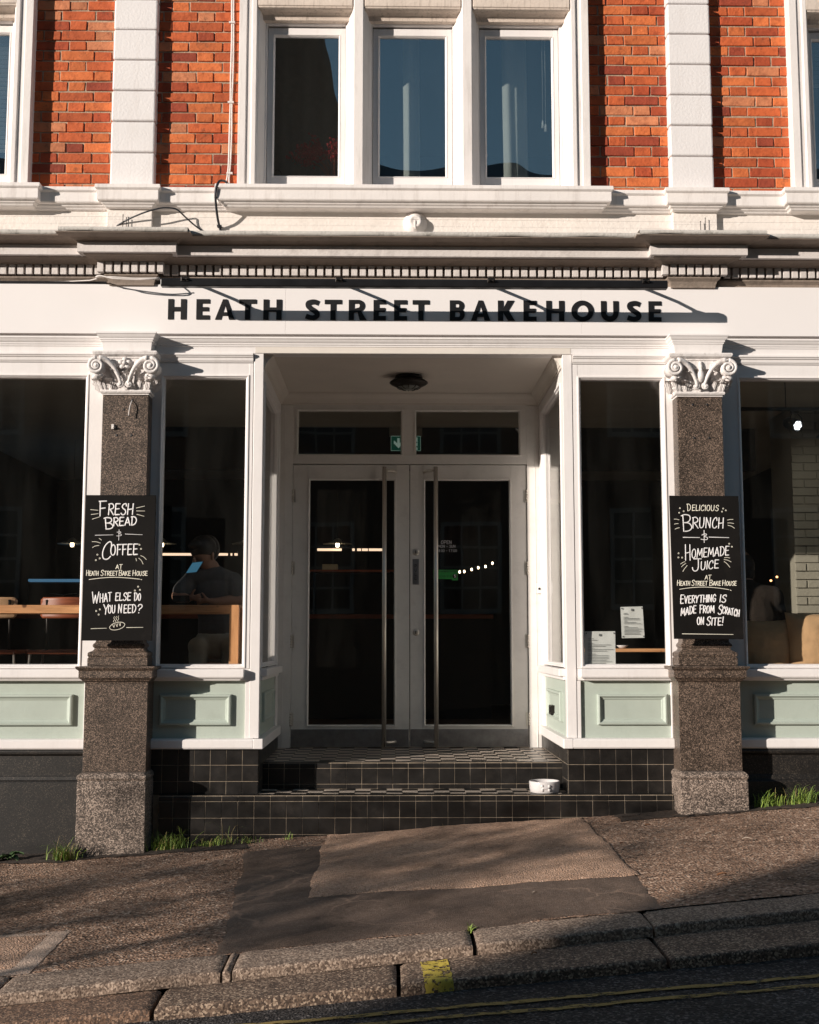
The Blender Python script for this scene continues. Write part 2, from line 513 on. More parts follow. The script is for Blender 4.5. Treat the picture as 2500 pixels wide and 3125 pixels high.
# --- sill course, frieze band, cornice
SILLP = [(.02,3.700),(.045,3.692),(.048,3.668),(.040,3.660),(.034,3.656),(.034,3.594),(.028,3.586),(.012,3.584),(.006,3.572),(-.006,3.565),(-.012,3.556),(-.02,3.552)]
mb = MB()
mb.mould(SILLP, XL, XR, -.02, .12, ends=False)
for x0, x1 in ((-1.262, 1.276), (-4.3, -2.50), (2.505, 4.3)):
    mb.mould([(p, z+.0015) for p, z in SILLP], x0, x1, -.085, .05)
for sx in (-1, 1): mb.mould([(p, z+.001) for p, z in SILLP], sx*1.884-.168, sx*1.884+.168, -.07, .05)
bpart('sill_course', mb, STONE, .002)
mb = MB(); mb.box(XL, XR, .01, .26, 3.2, 3.56)
for sx in (-1, 1): mb.box(sx*1.884-.148, sx*1.884+.148, -.028, .02, 3.25, 3.562)
bpart('frieze_band', mb, STUCCO, .003)
CYMA = [(.27,3.290),(.293,3.286),(.29,3.280),(.27,3.276),(.245,3.274),(.22,3.272),(.205,3.267),(.19,3.262),(.186,3.256),(.10,3.2555)]
CORONA = [(.10,3.2545),(.18,3.2545),(.18,3.190),(.172,3.186),(.166,3.186),(.166,3.190),(.06,3.191)]
BED = [(.05,3.1895),(.150,3.1895),(.142,3.184),(.118,3.181),(.095,3.174),(.082,3.168),(.078,3.164),(.030,3.163),(.024,3.160),(.024,3.09),(.04,3.088),(.038,3.078),(.02,3.06),(.012,3.035),(.010,3.02)]
cor = None
for nm, pr, mt in (('cornice', CORONA, CORN), ('cyma_moulding', CYMA, CORNSHADE), ('bed_moulding', BED, CORNSHADE)):
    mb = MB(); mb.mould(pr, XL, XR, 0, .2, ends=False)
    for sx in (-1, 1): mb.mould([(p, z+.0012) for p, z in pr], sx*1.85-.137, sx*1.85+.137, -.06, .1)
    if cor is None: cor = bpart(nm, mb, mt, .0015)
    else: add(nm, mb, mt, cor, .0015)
mb = MB()
def lead_run(x0, x1, y):
    n = max(4, int((x1-x0)/.03))
    def f(u, v):
        x = x0+(x1-x0)*u
        dr = .004*mnoise.noise((x*4, y*3, 1))
        if v < .25: return (x, y+.3, 3.335)
        if v < .5: return (x, y, 3.317+dr*.4)
        if v < .75: return (x, y-.008, 3.308+dr)
        return (x, y-.004, 3.287+dr*2.2)
    mb.grid(n, 4, f)
lead_run(XL, XR, -.29)
for sx in (-1, 1): lead_run(sx*1.85-.41, sx*1.85+.41, -.352)
add('lead_flashing', mb, LEAD, cor)
mb = MB()
x = XL
while x < XR:
    if min(abs(x+.02-1.85), abs(x+.02+1.85)) > .215:
        mb.box(x, x+.0395, -.062, -.02, 3.096, 3.1625)
    x += .0562
for sx in (-1, 1):
    for i in range(8):
        a = sx*1.85-.2145+i*.0557
        mb.box(a, a+.039, -.124, -.08, 3.096, 3.1635)
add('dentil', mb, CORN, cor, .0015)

# --- architrave below the sign, column blocks
ARCH = [(.02,2.690),(.040,2.688),(.042,2.676),(.036,2.672),(.030,2.660),(.024,2.652),(.020,2.650),(.020,2.640),(.014,2.637),(.014,2.628),(.008,2.625),(.008,2.584)]
mb = MB(); mb.mould(ARCH, XL, XR, 0, .1, ends=False)
for sx in (-1, 1): mb.mould([(p+.012, z+.001) for p, z in ARCH[:-1]]+[(.012,2.565)], sx*CX-.142, sx*CX+.142, -.105, .05)
mb.box(XL, XR, -.02, .02, 2.692, 3.03)
bpart('architrave', mb, WHITE, .0015)

# --- columns: shaft, capital, base, pedestal
def spiral(mb, cx, cz, y, s, r0, turns=1.9, tr=.013):
    pts = []; rs = []
    n = 44
    for i in range(n+1):
        t = i/n
        r = r0*(1-.80*t); a = math.pi*.5 - s*t*turns*2*math.pi
        pts.append((cx+math.cos(a)*r, y-.012*t, cz+math.sin(a)*r)); rs.append(tr*(1-.45*t))
    mb.tube(pts, rs, 8)
def leaf(mb, x, y, z, w, h, lean, curl, s=0.0):
    # acanthus leaf: ridged blade curling out at its tip
    def f(u, v):
        a = (u-.5)*2
        ww = w*(.62+1.05*v-1.5*v*v*v)*(1+.26*math.cos(v*21+abs(a)*2))
        lob = abs(math.sin(a*math.pi*2.5))
        yy = y-lean*v-curl*max(0, v-.62)**1.4*3.0+.012*abs(a)+.006*(1-lob)
        zz = z+h*(v-.75*max(0, v-.78)**1.3*3)
        return (x+a*ww*.5+s*v*.05, yy, zz)
    mb.grid(16, 14, f)
for sx in (-1, 1):
    xc = sx*CX
    mb = MB(); mb.box(xc-.148, xc+.148, -.12, .1, .56, 2.30)
    col = bpart('column', mb, GRAN, .003)
    mb = MB()
    # bell, abacus, astragal
    mb.mould([(.028,2.546+.012),(.056,2.556),(.060,2.546),(.055,2.532),(.040,2.522),(.036,2.520),(.036,2.512),(.030,2.508),(.030,2.455),(.004,2.45),(-.002,2.36),(-.006,2.31)], xc-.147, xc+.147, -.128, .06)
    mb.mould([(.0,2.312),(.012,2.310),(.016,2.300),(.012,2.290),(.002,2.288),(.002,2.279),(-.004,2.278)], xc-.147, xc+.147, -.126, .06)
    for s in (-1, 1):
        vx, vz = xc+s*.172, 2.452
        spiral(mb, vx, vz, -.205, s, .052)
        mb.lathe([(.046,.0),(.046,.12)], (vx, -.196, vz), 20, 'y')
        mb.lathe([(0,-.026),(.016,-.022),(.02,-.008),(.02,.0)], (vx, -.20, vz), 14, 'y')
        # stem rising from the middle to the volute
        pts = []; rs = []
        for i in range(15):
            t = i/14
            pts.append((xc+s*(.022+.135*t**1.35), -.162-.045*t, 2.335+.165*math.sin(t*math.pi*.53)))
            rs.append(.010+.010*t)
        mb.tube(pts, rs, 8)
        # outer acanthus and its pendant
        for q, (dx, hh, ww) in enumerate(((.128,.115,.07), (.085,.09,.06), (.146,.085,.05))):
            leaf(mb, xc+s*dx, -.137, 2.305, ww, hh, .035, .07, s*.5)
        mb.ball((xc+s*.176, -.185, 2.385), .026, .022, .02)
        mb.ball((xc+s*.150, -.18, 2.392), .018, .018, .016)
        # small scrolls and curled sprigs
        spiral(mb, xc+s*.03, 2.340, -.16, -s, .022, 1.5, .008)
        mb.ball((xc+s*.03, -.165, 2.338), .013, .012, .013)
        spiral(mb, xc+s*.078, 2.474, -.165, s, .024, 1.3, .008)
        leaf(mb, xc+s*.058, -.142, 2.345, .045, .12, .03, .05, s*.5)
        leaf(mb, xc+s*.176, -.075, 2.305, .055, .10, .05, .06, s*.6)
    if sx > 0:
        mb.ball((xc, -.168, 2.405), .022, .02, .042); mb.ball((xc, -.168, 2.462), .014, .014, .045)
    else:
        for k in range(5):
            w = k*2*math.pi/5+.3
            mb.ball((xc+.027*math.cos(w), -.172, 2.475+.027*math.sin(w)), .017, .012, .015)
        mb.ball((xc, -.182, 2.475), .014); leaf(mb, xc, -.145, 2.35, .06, .09, .03, .05)
    leaf(mb, xc, -.138, 2.33, .05, .16, .025, .05)
    lab(add('capital', mb, M('carved_capital_paint', (.74,.70,.68), .6, .08, 12, .3, 70, dirt=(.16,.12,.10), dirt_amt=.6, ds=16), col),
        'white carved capital with scrolls and leaves' if sx < 0 else 'white carved capital with scrolls round a tall bud')
    mb = MB()
    mb.mould([(-.003,.705),(.004,.690),(.012,.682),(.016,.672),(.012,.662),(.006,.658),(.006,.650),(.014,.640),(.028,.634),(.036,.630),(.040,.622),(.040,.610),(.034,.600),(.036,.596),(.040,.594),(.040,.547)], xc-.148, xc+.148, -.122, .06)
    add('column_base', mb, GRAN, col, .002)
    mb = MB()
    mb.mould([(.040,.545),(.082,.543),(.084,.537),(.078,.526),(.070,.520),(.066,.516),(.066,.474),(.058,.466),(.050,.460),(.046,.452),(.034,.446),(.034,.440),(.032,.438),(.032,-.105)], xc-.163, xc+.163, -.14, .06)
    add('pedestal', mb, GRAN, col, .002)
    mb = MB()
    mb.mould([(.032,-.106),(.040,-.112),(.050,-.124),(.052,-.138),(.046,-.150),(.042,-.156),(.046,-.160),(.048,-.170),(.050,-.72)], xc-.163, xc+.163, -.19, .06)
    add('pedestal_foot', mb, GRANR, col, .008, segs=3)

# --- shop windows, frames, sills, stall risers
def shop_frame(name, x0, x1, g0, g1, z0=.525, z1=2.52, label=None):
    mb = MB()
    mb.box(x0, g0-.022, .0, .09, z0, z1-.001); mb.box(g1+.022, x1, .0, .09, z0, z1-.001)
    mb.box(g0-.022, g1+.022, .0015, .09, 2.438, z1-.001)
    mb.box(g0-.022, g1+.022, .0015, .09, z0, z0+.006)
    rings(mb, g0-.024, g1+.024, z0+.004, 2.440, [(0,.004),(0,-.006),(.010,-.006),(.014,.004),(.020,.008),(.024,.024),(.025,.05)])
    fr = bpart(name, mb, WHITE, .0015)
    mb = MB(); pane_box(mb, g0-.005, g1+.005, .032, z0+.02, 2.42)
    add('pane', mb, GLASS, fr)
    # moulding over the head
    mb = MB(); mb.mould([(.006,2.582),(.030,2.580),(.032,2.568),(.024,2.562),(.022,2.556),(.014,2.552),(.012,2.534),(.006,2.528),(.004,2.522)], x0, x1 if x1 < 4 else x1, 0, .09, ends=False)
    add('head_moulding', mb, WHITE, fr, .001)
    return fr
def flat_trim(fr, x0, x1):
    mb = MB()
    mb.mould([(.006,.5245),(.050,.522),(.054,.516),(.054,.474),(.048,.466),(.036,.460),(.030,.450),(.02,.447)], x0, x1, 0, .09)
    xa, xb = (x0-.02 if x0 > -4 else x0), (x1+.02 if x1 < 4 else x1)
    if abs(x1+1.135) < .01: xb = -1.048
    if abs(x0-1.125) < .01: xa = 1.048
    mb.box(xa, xb, .003, .085, .4485, .5246)
    add('window_sill', mb, WHITE, fr, .003)
def riser(x0, x1, p0, p1, beads):
    mb = MB(); mb.box(x0, x1, .02, .08, .083, .448)
    ri = bpart('stall_riser', mb, GREEN)
    mb = MB()
    rings(mb, p0, p1, .167, .362, [(0,.021),(0,.000),(.004,-.006),(.014,-.008),(.018,.0),(.026,.008),(.034,.010),(.036,.016)], cap=True)
    add('raised_panel', mb, GREEN, ri, .001)
    for a, b_ in beads:
        mb = MB(); mb.box(a, b_, .0, .021, .0845, .4465); add('edge_bead', mb, WHITE, ri, .002)
    mb = MB()
    x0, x1 = (-1.0175 if abs(x0+1.047) < .01 else (1.0175 if abs(x0-1.047) < .01 else x0)), (-1.0175 if abs(x1+1.047) < .01 else x1)
    mb.mould([(.002,.0845),(.020,.083),(.030,.078),(.034,.072),(.034,.030),(.028,.020),(.01,.019)], x0, x1, 0, .08, ends=False)
    add('base_rail', mb, WHITE, ri, .003)
    return ri
fl = shop_frame('shop_window', -4.3, -2.0, -4.2, -2.152); flat_trim(fl, -4.25, -2.02)
fb = shop_frame('shop_window', -1.72, -1.052, -1.632, -1.102); flat_trim(fb, -1.70, -1.135)
gb = shop_frame('shop_window', 1.052, 1.72, 1.106, 1.637); flat_trim(gb, 1.125, 1.70)
gr = shop_frame('shop_window', 2.0, 4.3, 2.167, 4.2); flat_trim(gr, 2.02, 4.25)
riser(-4.3, -2.04, -3.35, -2.173, ((-2.10,-2.045),))
riser(-1.70, -1.047, -1.621, -1.165, ((-1.70,-1.672),(-1.075,-1.0475)))
riser(1.047, 1.70, 1.181, 1.631, ((1.0475,1.075),(1.655,1.70)))
riser(2.04, 4.3, 2.191, 3.4, ((2.045,2.075),))
# corner posts and the two side windows of the porch
for s in (-1, 1):
    mb = MB()
    mb.box(s*.985, s*1.0475, -.004, .06, .085, 2.5845)
    post = bpart('corner_post', mb, WHITE, .003)
    X0 = .988
    def xf(p, s=s): return (s*(X0+p[1]), p[0], p[2])
    mb = MB()
    def bx(a0, a1, d0, d1, z0, z1): mb.box(s*(X0+d0), s*(X0+d1), a0, a1, z0, z1)
    bx(.062, .13, .0, .06, .525, 2.5); bx(1.15, 1.298, .0, .06, .02, 2.585)
    bx(.13, 1.15, .001, .06, 2.42, 2.5); bx(.06, 1.298, .0015, .06, 2.5, 2.584)
    rings(mb, .128, 1.152, .53, 2.422, [(0,.004),(0,-.006),(.010,-.006),(.016,.006),(.022,.010),(.026,.03)], xf=xf)
    sw = bpart('side_window', mb, WHITE, .002)
    mb = MB(); mb.box(s*(X0+.028), s*(X0+.032), .14, 1.14, .545, 2.41)
    add('pane', mb, GLASS, sw)
    mb = MB()
    bx(.062, 1.19, -.045, .02, .472, .522); bx(.062, 1.17, -.018, .02, .447, .4715)
    add('window_sill', mb, WHITE, sw, .006)
    mb = MB(); bx(.062, 1.15, .012, .06, .083, .447)
    ri = bpart('stall_riser', mb, GREEN)
    mb = MB()
    rings(mb, .30, .98, .167, .362, [(0,.013),(0,-.006),(.004,-.010),(.014,-.012),(.018,-.004),(.026,.002),(.034,.003),(.036,.008)], xf=xf, cap=True)
    add('raised_panel', mb, GREEN, ri, .001)
    mb = MB(); bx(-.034, 1.2, -.034, .03, .0192, .083)
    add('base_rail', mb, WHITE, ri, .006)
    if s > 0:
        mb = MB()
        yv = .72
        rings(mb, yv-.055, yv+.055, .188, .255, [(0,.013),(0,-.016),(.008,-.020),(.018,-.014),(.022,.004)], xf=xf, cap=True)
        lab(add('letter_slot', mb, DARKM, ri, .001), 'small dark metal slot in the green panel beside the door')

# --- tiles
def tile_wall(name, u0, u1, z0, z1, xf, us=None, pitch=.1015, top=None, cream=False, parent=None, first=None, dark_rows=0):
    """tiles of 0.1 m with recessed grout; u along the wall, z up (from the top down)"""
    g = MB(); t = MB()
    d = .0035
    zt = z1
    rows = []
    z = z1
    k = 0
    while z > z0+.004:
        hgt = first if (first and k == 0) else pitch
        rows.append((max(z-hgt, z0), z)); z -= hgt; k += 1
    ua = us if us is not None else u0
    cols = []
    u = ua
    while u > u0: u -= pitch
    while u < u1-.004:
        a, b_ = max(u, u0), min(u+pitch, u1)
        if b_-a > .006: cols.append((a, b_))
        u += pitch
    for ri_, (za, zb) in enumerate(rows):
        for ci, (a, b_) in enumerate(cols):
            t.cur = 1 if (cream and (ri_+ci) % 2 == 0) else 0
            w = .0013
            jit = random.uniform(-.0006,.0006); ti = random.uniform(-.0008,.0008); tk = random.uniform(-.0008,.0008)
            q = [(a+w, -d+jit-ti, za+w), (b_-w, -d+jit+ti, za+w), (b_-w, -d+jit+tk, zb-w), (a+w, -d+jit-tk, zb-w)]
            q2 = [(p[0], .002, p[2]) for p in q]
            vs_ = [xf(p) for p in q+q2]
            t.add(vs_, [(0,1,2,3),(1,0,4,5),(2,1,5,6),(3,2,6,7),(0,3,7,4)])
    e = .0008
    g.add([xf((u0, -.0014, z0)), xf((u1, -.0014, z0)), xf((u1, -.0014, z1)), xf((u0, -.0014, z1))], [(0,1,2,3)])
    o = bpart(name, t, [TILE, TILEC], .0012, segs=1, parent=parent)
    add('grout', g, GROUT, o)
    return o
ZL, ZT = -.09, -.262                               # landing and lower tread heights
for s in (-1, 1):
    a, b_ = (-1.73, -.986) if s < 0 else (.986, 1.70)
    p = tile_wall('tiled_plinth', a, b_, ZT-.004, .019, lambda q: q, us=-.986 if s < 0 else .986)
    tile_wall('tiled_return', 0.0, 1.3, ZT, .0185, (lambda q: (-.986-q[1], q[0], q[2])) if s < 0 else (lambda q: (.986+q[1], q[0], q[2])), us=.02, parent=p)
    mb = MB(); mb.box(a+.001, b_-.001, .003, .2, ZT-.3, .018)
    add('core', mb, GROUT, p)
def step(name, x0, x1, yf, yb, ztop, zbot, us, cream):
    # bullnosed black edge tiles, checked tread behind, black riser below
    r_ = .016
    mb = MB()
    x = us
    while x > x0: x -= .1015
    cols = []
    while x < x1-.004:
        a, b_ = max(x, x0), min(x+.1015, x1)
        if b_-a > .006: cols.append((a, b_))
        x += .1015
    for a, b_ in cols:
        j = random.uniform(-.0008, .0008)
        pr = [(yf+.06, ztop+j)]
        for i in range(7):
            w = math.pi/2*i/6
            pr.append((yf+r_-r_*math.sin(w)*1.0+j, ztop-r_+r_*math.cos(w)+j))
        pr += [(yf+j, ztop-.038), (yf+.06, ztop-.038)]
        mb.prism_x(pr, a+.0017, b_-.0017)
    st = bpart(name, mb, TILE, .001, segs=1)
    g = MB(); g.box(x0, x1, yf+.003, yb, zbot, ztop-.0035)
    g.prism_x([(yf+.02, ztop-.0022),(yf+.0052, ztop-.009),(yf+.0024, ztop-.02),(yf+.0024, ztop-.06),(yf+.03, ztop-.05)], x0, x1)
    add('core', g, GROUT, st)
    tile_wall('riser_tiles', x0, x1, zbot, ztop-.039, lambda q: (q[0], yf+.001+q[1], q[2]), us=us, parent=st)
    tile_wall('tread_tiles', x0, x1, yf+.061, yb, lambda q: (q[0], q[2], ztop-.0035-q[1]), us=us+.02, cream=cream, parent=st)
    return st
step('bottom_step', -1.60, 1.648, -.062, .36, ZT, -.80, .012, True)
step('top_step', -.984, .984, .245, 1.34, ZL, ZT, -.03, True)

# --- granite plinths outside the columns
for s in (-1, 1):
    a, b_ = (-4.3, -2.0) if s < 0 else (2.0, 4.3)
    mb = MB()
    mb.mould([(.01,.018),(.020,.014),(.024,.004),(.022,-.008),(.014,-.016),(.004,-.020),(.0,-.022),(.0,-.146),(.006,-.150),(.010,-.172),(.024,-.180),(.028,-.186),(.030,-.75)], a, b_, -.004, .1, ends=False)
    bpart('granite_plinth', mb, GRANB, .002)

# --- porch ceiling, door wall, doors
mb = MB(); mb.box(-1.04, 1.04, -.01, 1.36, 2.586, 2.64)
pc = bpart('porch_ceiling', mb, CEIL)
mb = MB()
COVE = [(0,2.586),(.062,2.585),(.060,2.575),(.048,2.560),(.030,2.545),(.022,2.532),(.016,2.520),(.010,2.516),(.008,2.504),(0,2.502)]
mb.prism_x([(1.30-p, z) for p, z in COVE], -.985, .985)
for s in (-1, 1):
    n = len(COVE)
    vs_ = [(s*(.988-p), .03+.0, z) for p, z in COVE]+[(s*(.988-p), 1.30-p*.2, z) for p, z in COVE]
    mb.add(vs_, [(i, (i+1) % n, n+(i+1) % n, n+i) for i in range(n)]+[tuple(range(n))])
add('cove_moulding', mb, CEIL, pc)
mb = MB()
mb.box(-1.0, -.893, 1.30, 1.38, ZL, 2.50); mb.box(.893, 1.0, 1.30, 1.38, ZL, 2.50)
mb.box(-.893, .893, 1.3015, 1.38, 2.046, 2.108); mb.box(-.893, .893, 1.3015, 1.38, 2.468, 2.56)
mb.box(-.055, .033, 1.302, 1.38, 2.108, 2.468)
mb.box(-.893, -.868, 1.3025, 1.38, 2.108, 2.468); mb.box(.850, .893, 1.3025, 1.38, 2.108, 2.468)
rings(mb, -.870, -.053, 2.106, 2.470, [(0,1.304),(0,1.293),(.009,1.293),(.014,1.305),(.018,1.325)])
rings(mb, .031, .852, 2.106, 2.470, [(0,1.304),(0,1.293),(.009,1.293),(.014,1.305),(.018,1.325)])
mb.box(-.957, -.953, 1.296, 1.302, ZL, 2.50); mb.box(.953, .957, 1.296, 1.302, ZL, 2.50)
df = bpart('door_frame', mb, DOORW, .002)
for a, b_ in ((-.868,-.055), (.033,.85)):
    mb = MB(); pane_box(mb, a, b_, 1.32, 2.11, 2.466); add('transom_pane', mb, GLASS, df)
def make_door(s):
    # s=-1 left leaf, +1 right leaf; drawn for the right leaf and mirrored
    def X(x): return s*x
    g0, g1 = (.105, .772)
    mb = MB()
    def bx(x0, x1, y0, y1, z0, z1): mb.box(X(x0)-.002, X(x1)-.002, y0, y1, z0, z1)
    bx(.003, g0, 1.312, 1.357, ZL+.004, 2.040); bx(g1, .889, 1.312, 1.357, ZL+.004, 2.040)
    bx(g0, g1, 1.313, 1.356, 1.934, 2.040); bx(g0, g1, 1.313, 1.356, ZL+.004, .066)
    a, b_ = sorted((X(g0)-.002, X(g1)-.002))
    rings(mb, a-.002, b_+.002, .064, 1.936, [(0,1.314),(0,1.305),(.008,1.304),(.013,1.314),(.016,1.33)])
    d = bpart('door', mb, DOORW, .002)
    lab(d, 'left glazed door leaf' if s < 0 else 'right glazed door leaf with lock, opening hours and green sticker')
    mb = MB(); pane_box(mb, a, b_, 1.332, .07, 1.93); add('glass', mb, GLASS, d)
    mb = MB(); bx(.006, .886, 1.3085, 1.313, ZL+.008, .047)
    add('kick_plate', mb, KICK, d, .001)
    mb = MB(); hx = X(.194)
    mb.tube([(hx,1.225,-.075),(hx,1.225,2.012)], .0165, 16)
    for z in (-.045, 1.985): mb.tube([(hx,1.225,z),(hx-s*.03,1.235,z),(hx-s*.075,1.262,z),(hx-s*.085,1.315,z)], .0115, 10)
    add('handle', mb, STEEL, d)
    for z in (1.80, 1.25, .70, .12):
        mb = MB(); xh = X(.8915)
        for k in range(5): mb.tube([(xh,1.303,z-.05+k*.0202),(xh,1.303,z-.05+k*.0202+.0185)], .0075, 10)
        mb.box(xh-.022, xh+.022, 1.3075, 1.3118, z-.05, z+.05)
        add('hinge', mb, STEEL, d)
    return d, bx
make_door(-1)
door_r, _ = make_door(1)
for z in (1.372, .766):
    mb = MB(); mb.lathe([(.0,-.012),(.017,-.012),(.024,-.008),(.026,0)], (.045,1.312,z), 24, 'y')
    lk = add('lock', mb, STEEL, door_r)
    mb = MB(); mb.box(.0405, .0475, 1.2985, 1.302, z-.012, z+.012); add('keyhole', mb, BLACK, lk)
# ------------------------------------------------------------------ bold sign letters
def arc(cx, cy, rx, ry, a0, a1, n=14):
    return [(cx+rx*math.cos(R(a0+(a1-a0)*i/n)), cy+ry*math.sin(R(a0+(a1-a0)*i/n))) for i in range(n+1)]
def ribbon(pts, w):
    l = []; r = []
    for i, p in enumerate(pts):
        q0 = pts[max(i-1,0)]; q1 = pts[min(i+1,len(pts)-1)]
        dx, dy = q1[0]-q0[0], q1[1]-q0[1]; d = math.hypot(dx, dy) or 1
        l.append((p[0]-dy/d*w/2, p[1]+dx/d*w/2)); r.append((p[0]+dy/d*w/2, p[1]-dx/d*w/2))
    return r+l[::-1]
def smooth(pts, n=6, closed=False):
    out = []; m = len(pts)
    if m < 3: return list(pts)
    for i in range(m if closed else m-1):
        if closed: p0, p1, p2, p3 = pts[i-1], pts[i], pts[(i+1)%m], pts[(i+2)%m]
        else: p0, p1, p2, p3 = pts[max(i-1,0)], pts[i], pts[i+1], pts[min(i+2,m-1)]
        for k in range(n):
            t = k/n
            out.append(tuple(.5*((2*b)+(c-a)*t+(2*a-5*b+4*c-d)*t*t+(3*b-a-3*c+d)*t**3) for a,b,c,d in zip(p0,p1,p2,p3)))
    if not closed: out.append(tuple(pts[-1]))
    return out
def bold(ch, w, h):
    s = h*.255; e = h*.21
    if ch == 'H': return [[(0,0),(s,0),(s,h*.40),(w-s,h*.40),(w-s,0),(w,0),(w,h),(w-s,h),(w-s,h*.40+e),(s,h*.40+e),(s,h),(0,h)]]
    if ch == 'E': return [[(0,0),(w,0),(w,e),(s,e),(s,h*.41),(w*.93,h*.41),(w*.93,h*.41+e*.95),(s,h*.41+e*.95),(s,h-e),(w,h-e),(w,h),(0,h)]]
    if ch == 'T': return [[(w/2-s/2,0),(w/2+s/2,0),(w/2+s/2,h-e),(w,h-e),(w,h),(0,h),(0,h-e),(w/2-s/2,h-e)]]
    if ch == 'A':
        tp = h*.10; q = lambda z: s*1.08+(w/2-s*1.08)*(z/(h*.80))
        return [[(0,0),(s*1.08,0),(q(h*.19),h*.19),(w-q(h*.19),h*.19),(w-s*1.08,0),(w,0),(w/2+tp,h),(w/2-tp,h)],
                [(q(h*.36),h*.36),(w-q(h*.36),h*.36),(w/2,h*.76)]]
    if ch == 'K':
        return [[(0,0),(s,0),(s,h*.42),(w-s*1.25,0),(w+s*.06,0),(s*2.0,h*.53),(w-s*.06,h),(w-s*1.35,h),(s,h*.60),(s,h),(0,h)]]
    if ch == 'O':
        return [arc(w/2,h/2,w/2,h*.52,0,360,40)[:-1], arc(w/2,h/2,w/2-s*1.03,h*.52-s*.9,0,360,40)[:-1]]
    if ch == 'U':
        ro = w/2; ri = w/2-s
        return [[(0,h)]+arc(ro,ro*.95,ro,ro*.98,180,360,20)+[(w,h),(w-s,h)]+arc(ro,ro*.95,ri,ri*.92,360,180,20)+[(s,h)]]
    if ch == 'R':
        r1 = h*.285
        return [[(0,0),(s,0),(s,h*.36),(w*.50,h*.40),(w-s*1.25,0),(w+s*.05,0),(w*.70,h*.47)]+arc(w*.90-r1,h-r1,r1,r1,-58,90,12)+[(0,h)],
                [(s,h*.56)]+arc(w*.90-r1-.002,h-r1,r1-s*.86,r1-s*.72,-90,90,8)+[(s,h-s*.72)]]
    if ch == 'B':
        r1 = h*.265; r2 = h*.30
        return [[(0,0)]+arc(w-r2,r2,r2,r2,-90,62,12)+arc(w*.94-r1,h-r1,r1,r1,-45,90,12)+[(0,h)],
                [(s,e*.85)]+arc(w-r2,r2,r2-s*.92,r2-e*.85,-90,90,8)+[(s,2*r2-e*.85)],
                [(s,h-2*r1+e*.9)]+arc(w*.94-r1,h-r1,r1-s*.9,r1-e*.85,-90,90,8)+[(s,h-e*.85)]]
    if ch == 'S':
        c = [(w*.93,h*.90-s*.30),(w*.70,h*.985-s*.40),(w*.47,h*.985-s*.38),(w*.22,h*.83),(w*.20,h*.70),(w*.36,h*.575),(w*.62,h*.46),(w*.83,h*.33),(w*.82,h*.20),(w*.60,.035*h+s*.30),(w*.36,.02*h+s*.38),(w*.04,h*.10+s*.36)]
        return [ribbon(smooth(c, 5), s*.94)]
SIGN = [('H',-1.61,-1.492),('E',-1.425,-1.339),('A',-1.302,-1.173),('T',-1.145,-1.033),('H',-.986,-.866),('S',-.711,-.618),('T',-.584,-.473),('R',-.426,-.31),('E',-.263,-.181),('E',-.128,-.043),('T',-.006,.104),('B',.239,.338),('A',.378,.506),('K',.556,.666),('E',.725,.811),('H',.875,.994),('O',1.041,1.189),('U',1.237,1.353),('S',1.409,1.502),('E',1.552,1.637)]
sign = thing('shop_sign', 'long white fascia sign reading HEATH STREET BAKEHOUSE in black letters', 'sign', (0,-.05,2.69))
mb = MB()
for a, b_ in ((XL,-.8413),(-.8405,1.1088),(1.1096,XR)):
    mb = MB(); mb.box(a, b_, -.055, -.022, 2.702, 3.032); add('board', mb, SIGNW, sign, .0006, segs=1)
for i0, i1 in ((0,5),(5,11),(11,20)):
    mb = MB()
    for ch, a, b_ in SIGN[i0:i1]:
        mb.poly([[(a+p[0], 2.7965+p[1]) for p in o] for o in bold(ch, b_-a, .1365)], -.0605, .0055)
    add('lettering', mb, BLACK, sign)

# --- trough light above the sign
tl = thing('trough_light', 'long black trough light on four arms above the shop sign', 'light', (0,-.33,2.93))
mb = MB()
mb.prism_x([(y-.02, z) for y, z in ((-.358,2.930),(-.352,2.926),(-.310,2.926),(-.300,2.932),(-.300,2.965),(-.306,2.976),(-.318,2.981),(-.342,2.981),(-.354,2.974),(-.358,2.966))], -1.60, 1.608)
add('trough', mb, GUN, tl, .003)
for x in (-1.448, -.475, .486, 1.469):
    mb = MB()
    mb.tube([(x,-.008,3.045),(x,-.12,3.035),(x,-.25,3.012),(x,-.33,2.985)], .011, 8)
    mb.box(x-.022, x+.022, -.368, -.325, 2.977, 2.990)
    mb.box(x-.024, x+.024, -.384, -.3785, 2.955, 2.985)
    for dx in (-.014, .014): mb.tube([(x+dx,-.398,2.967),(x+dx,-.375,2.967)], .006, 6)
    mb.box(x-.03, x+.03, -.014, -.006, 3.02, 3.07)
    br = add('bracket', mb, DARKM, tl, .002)

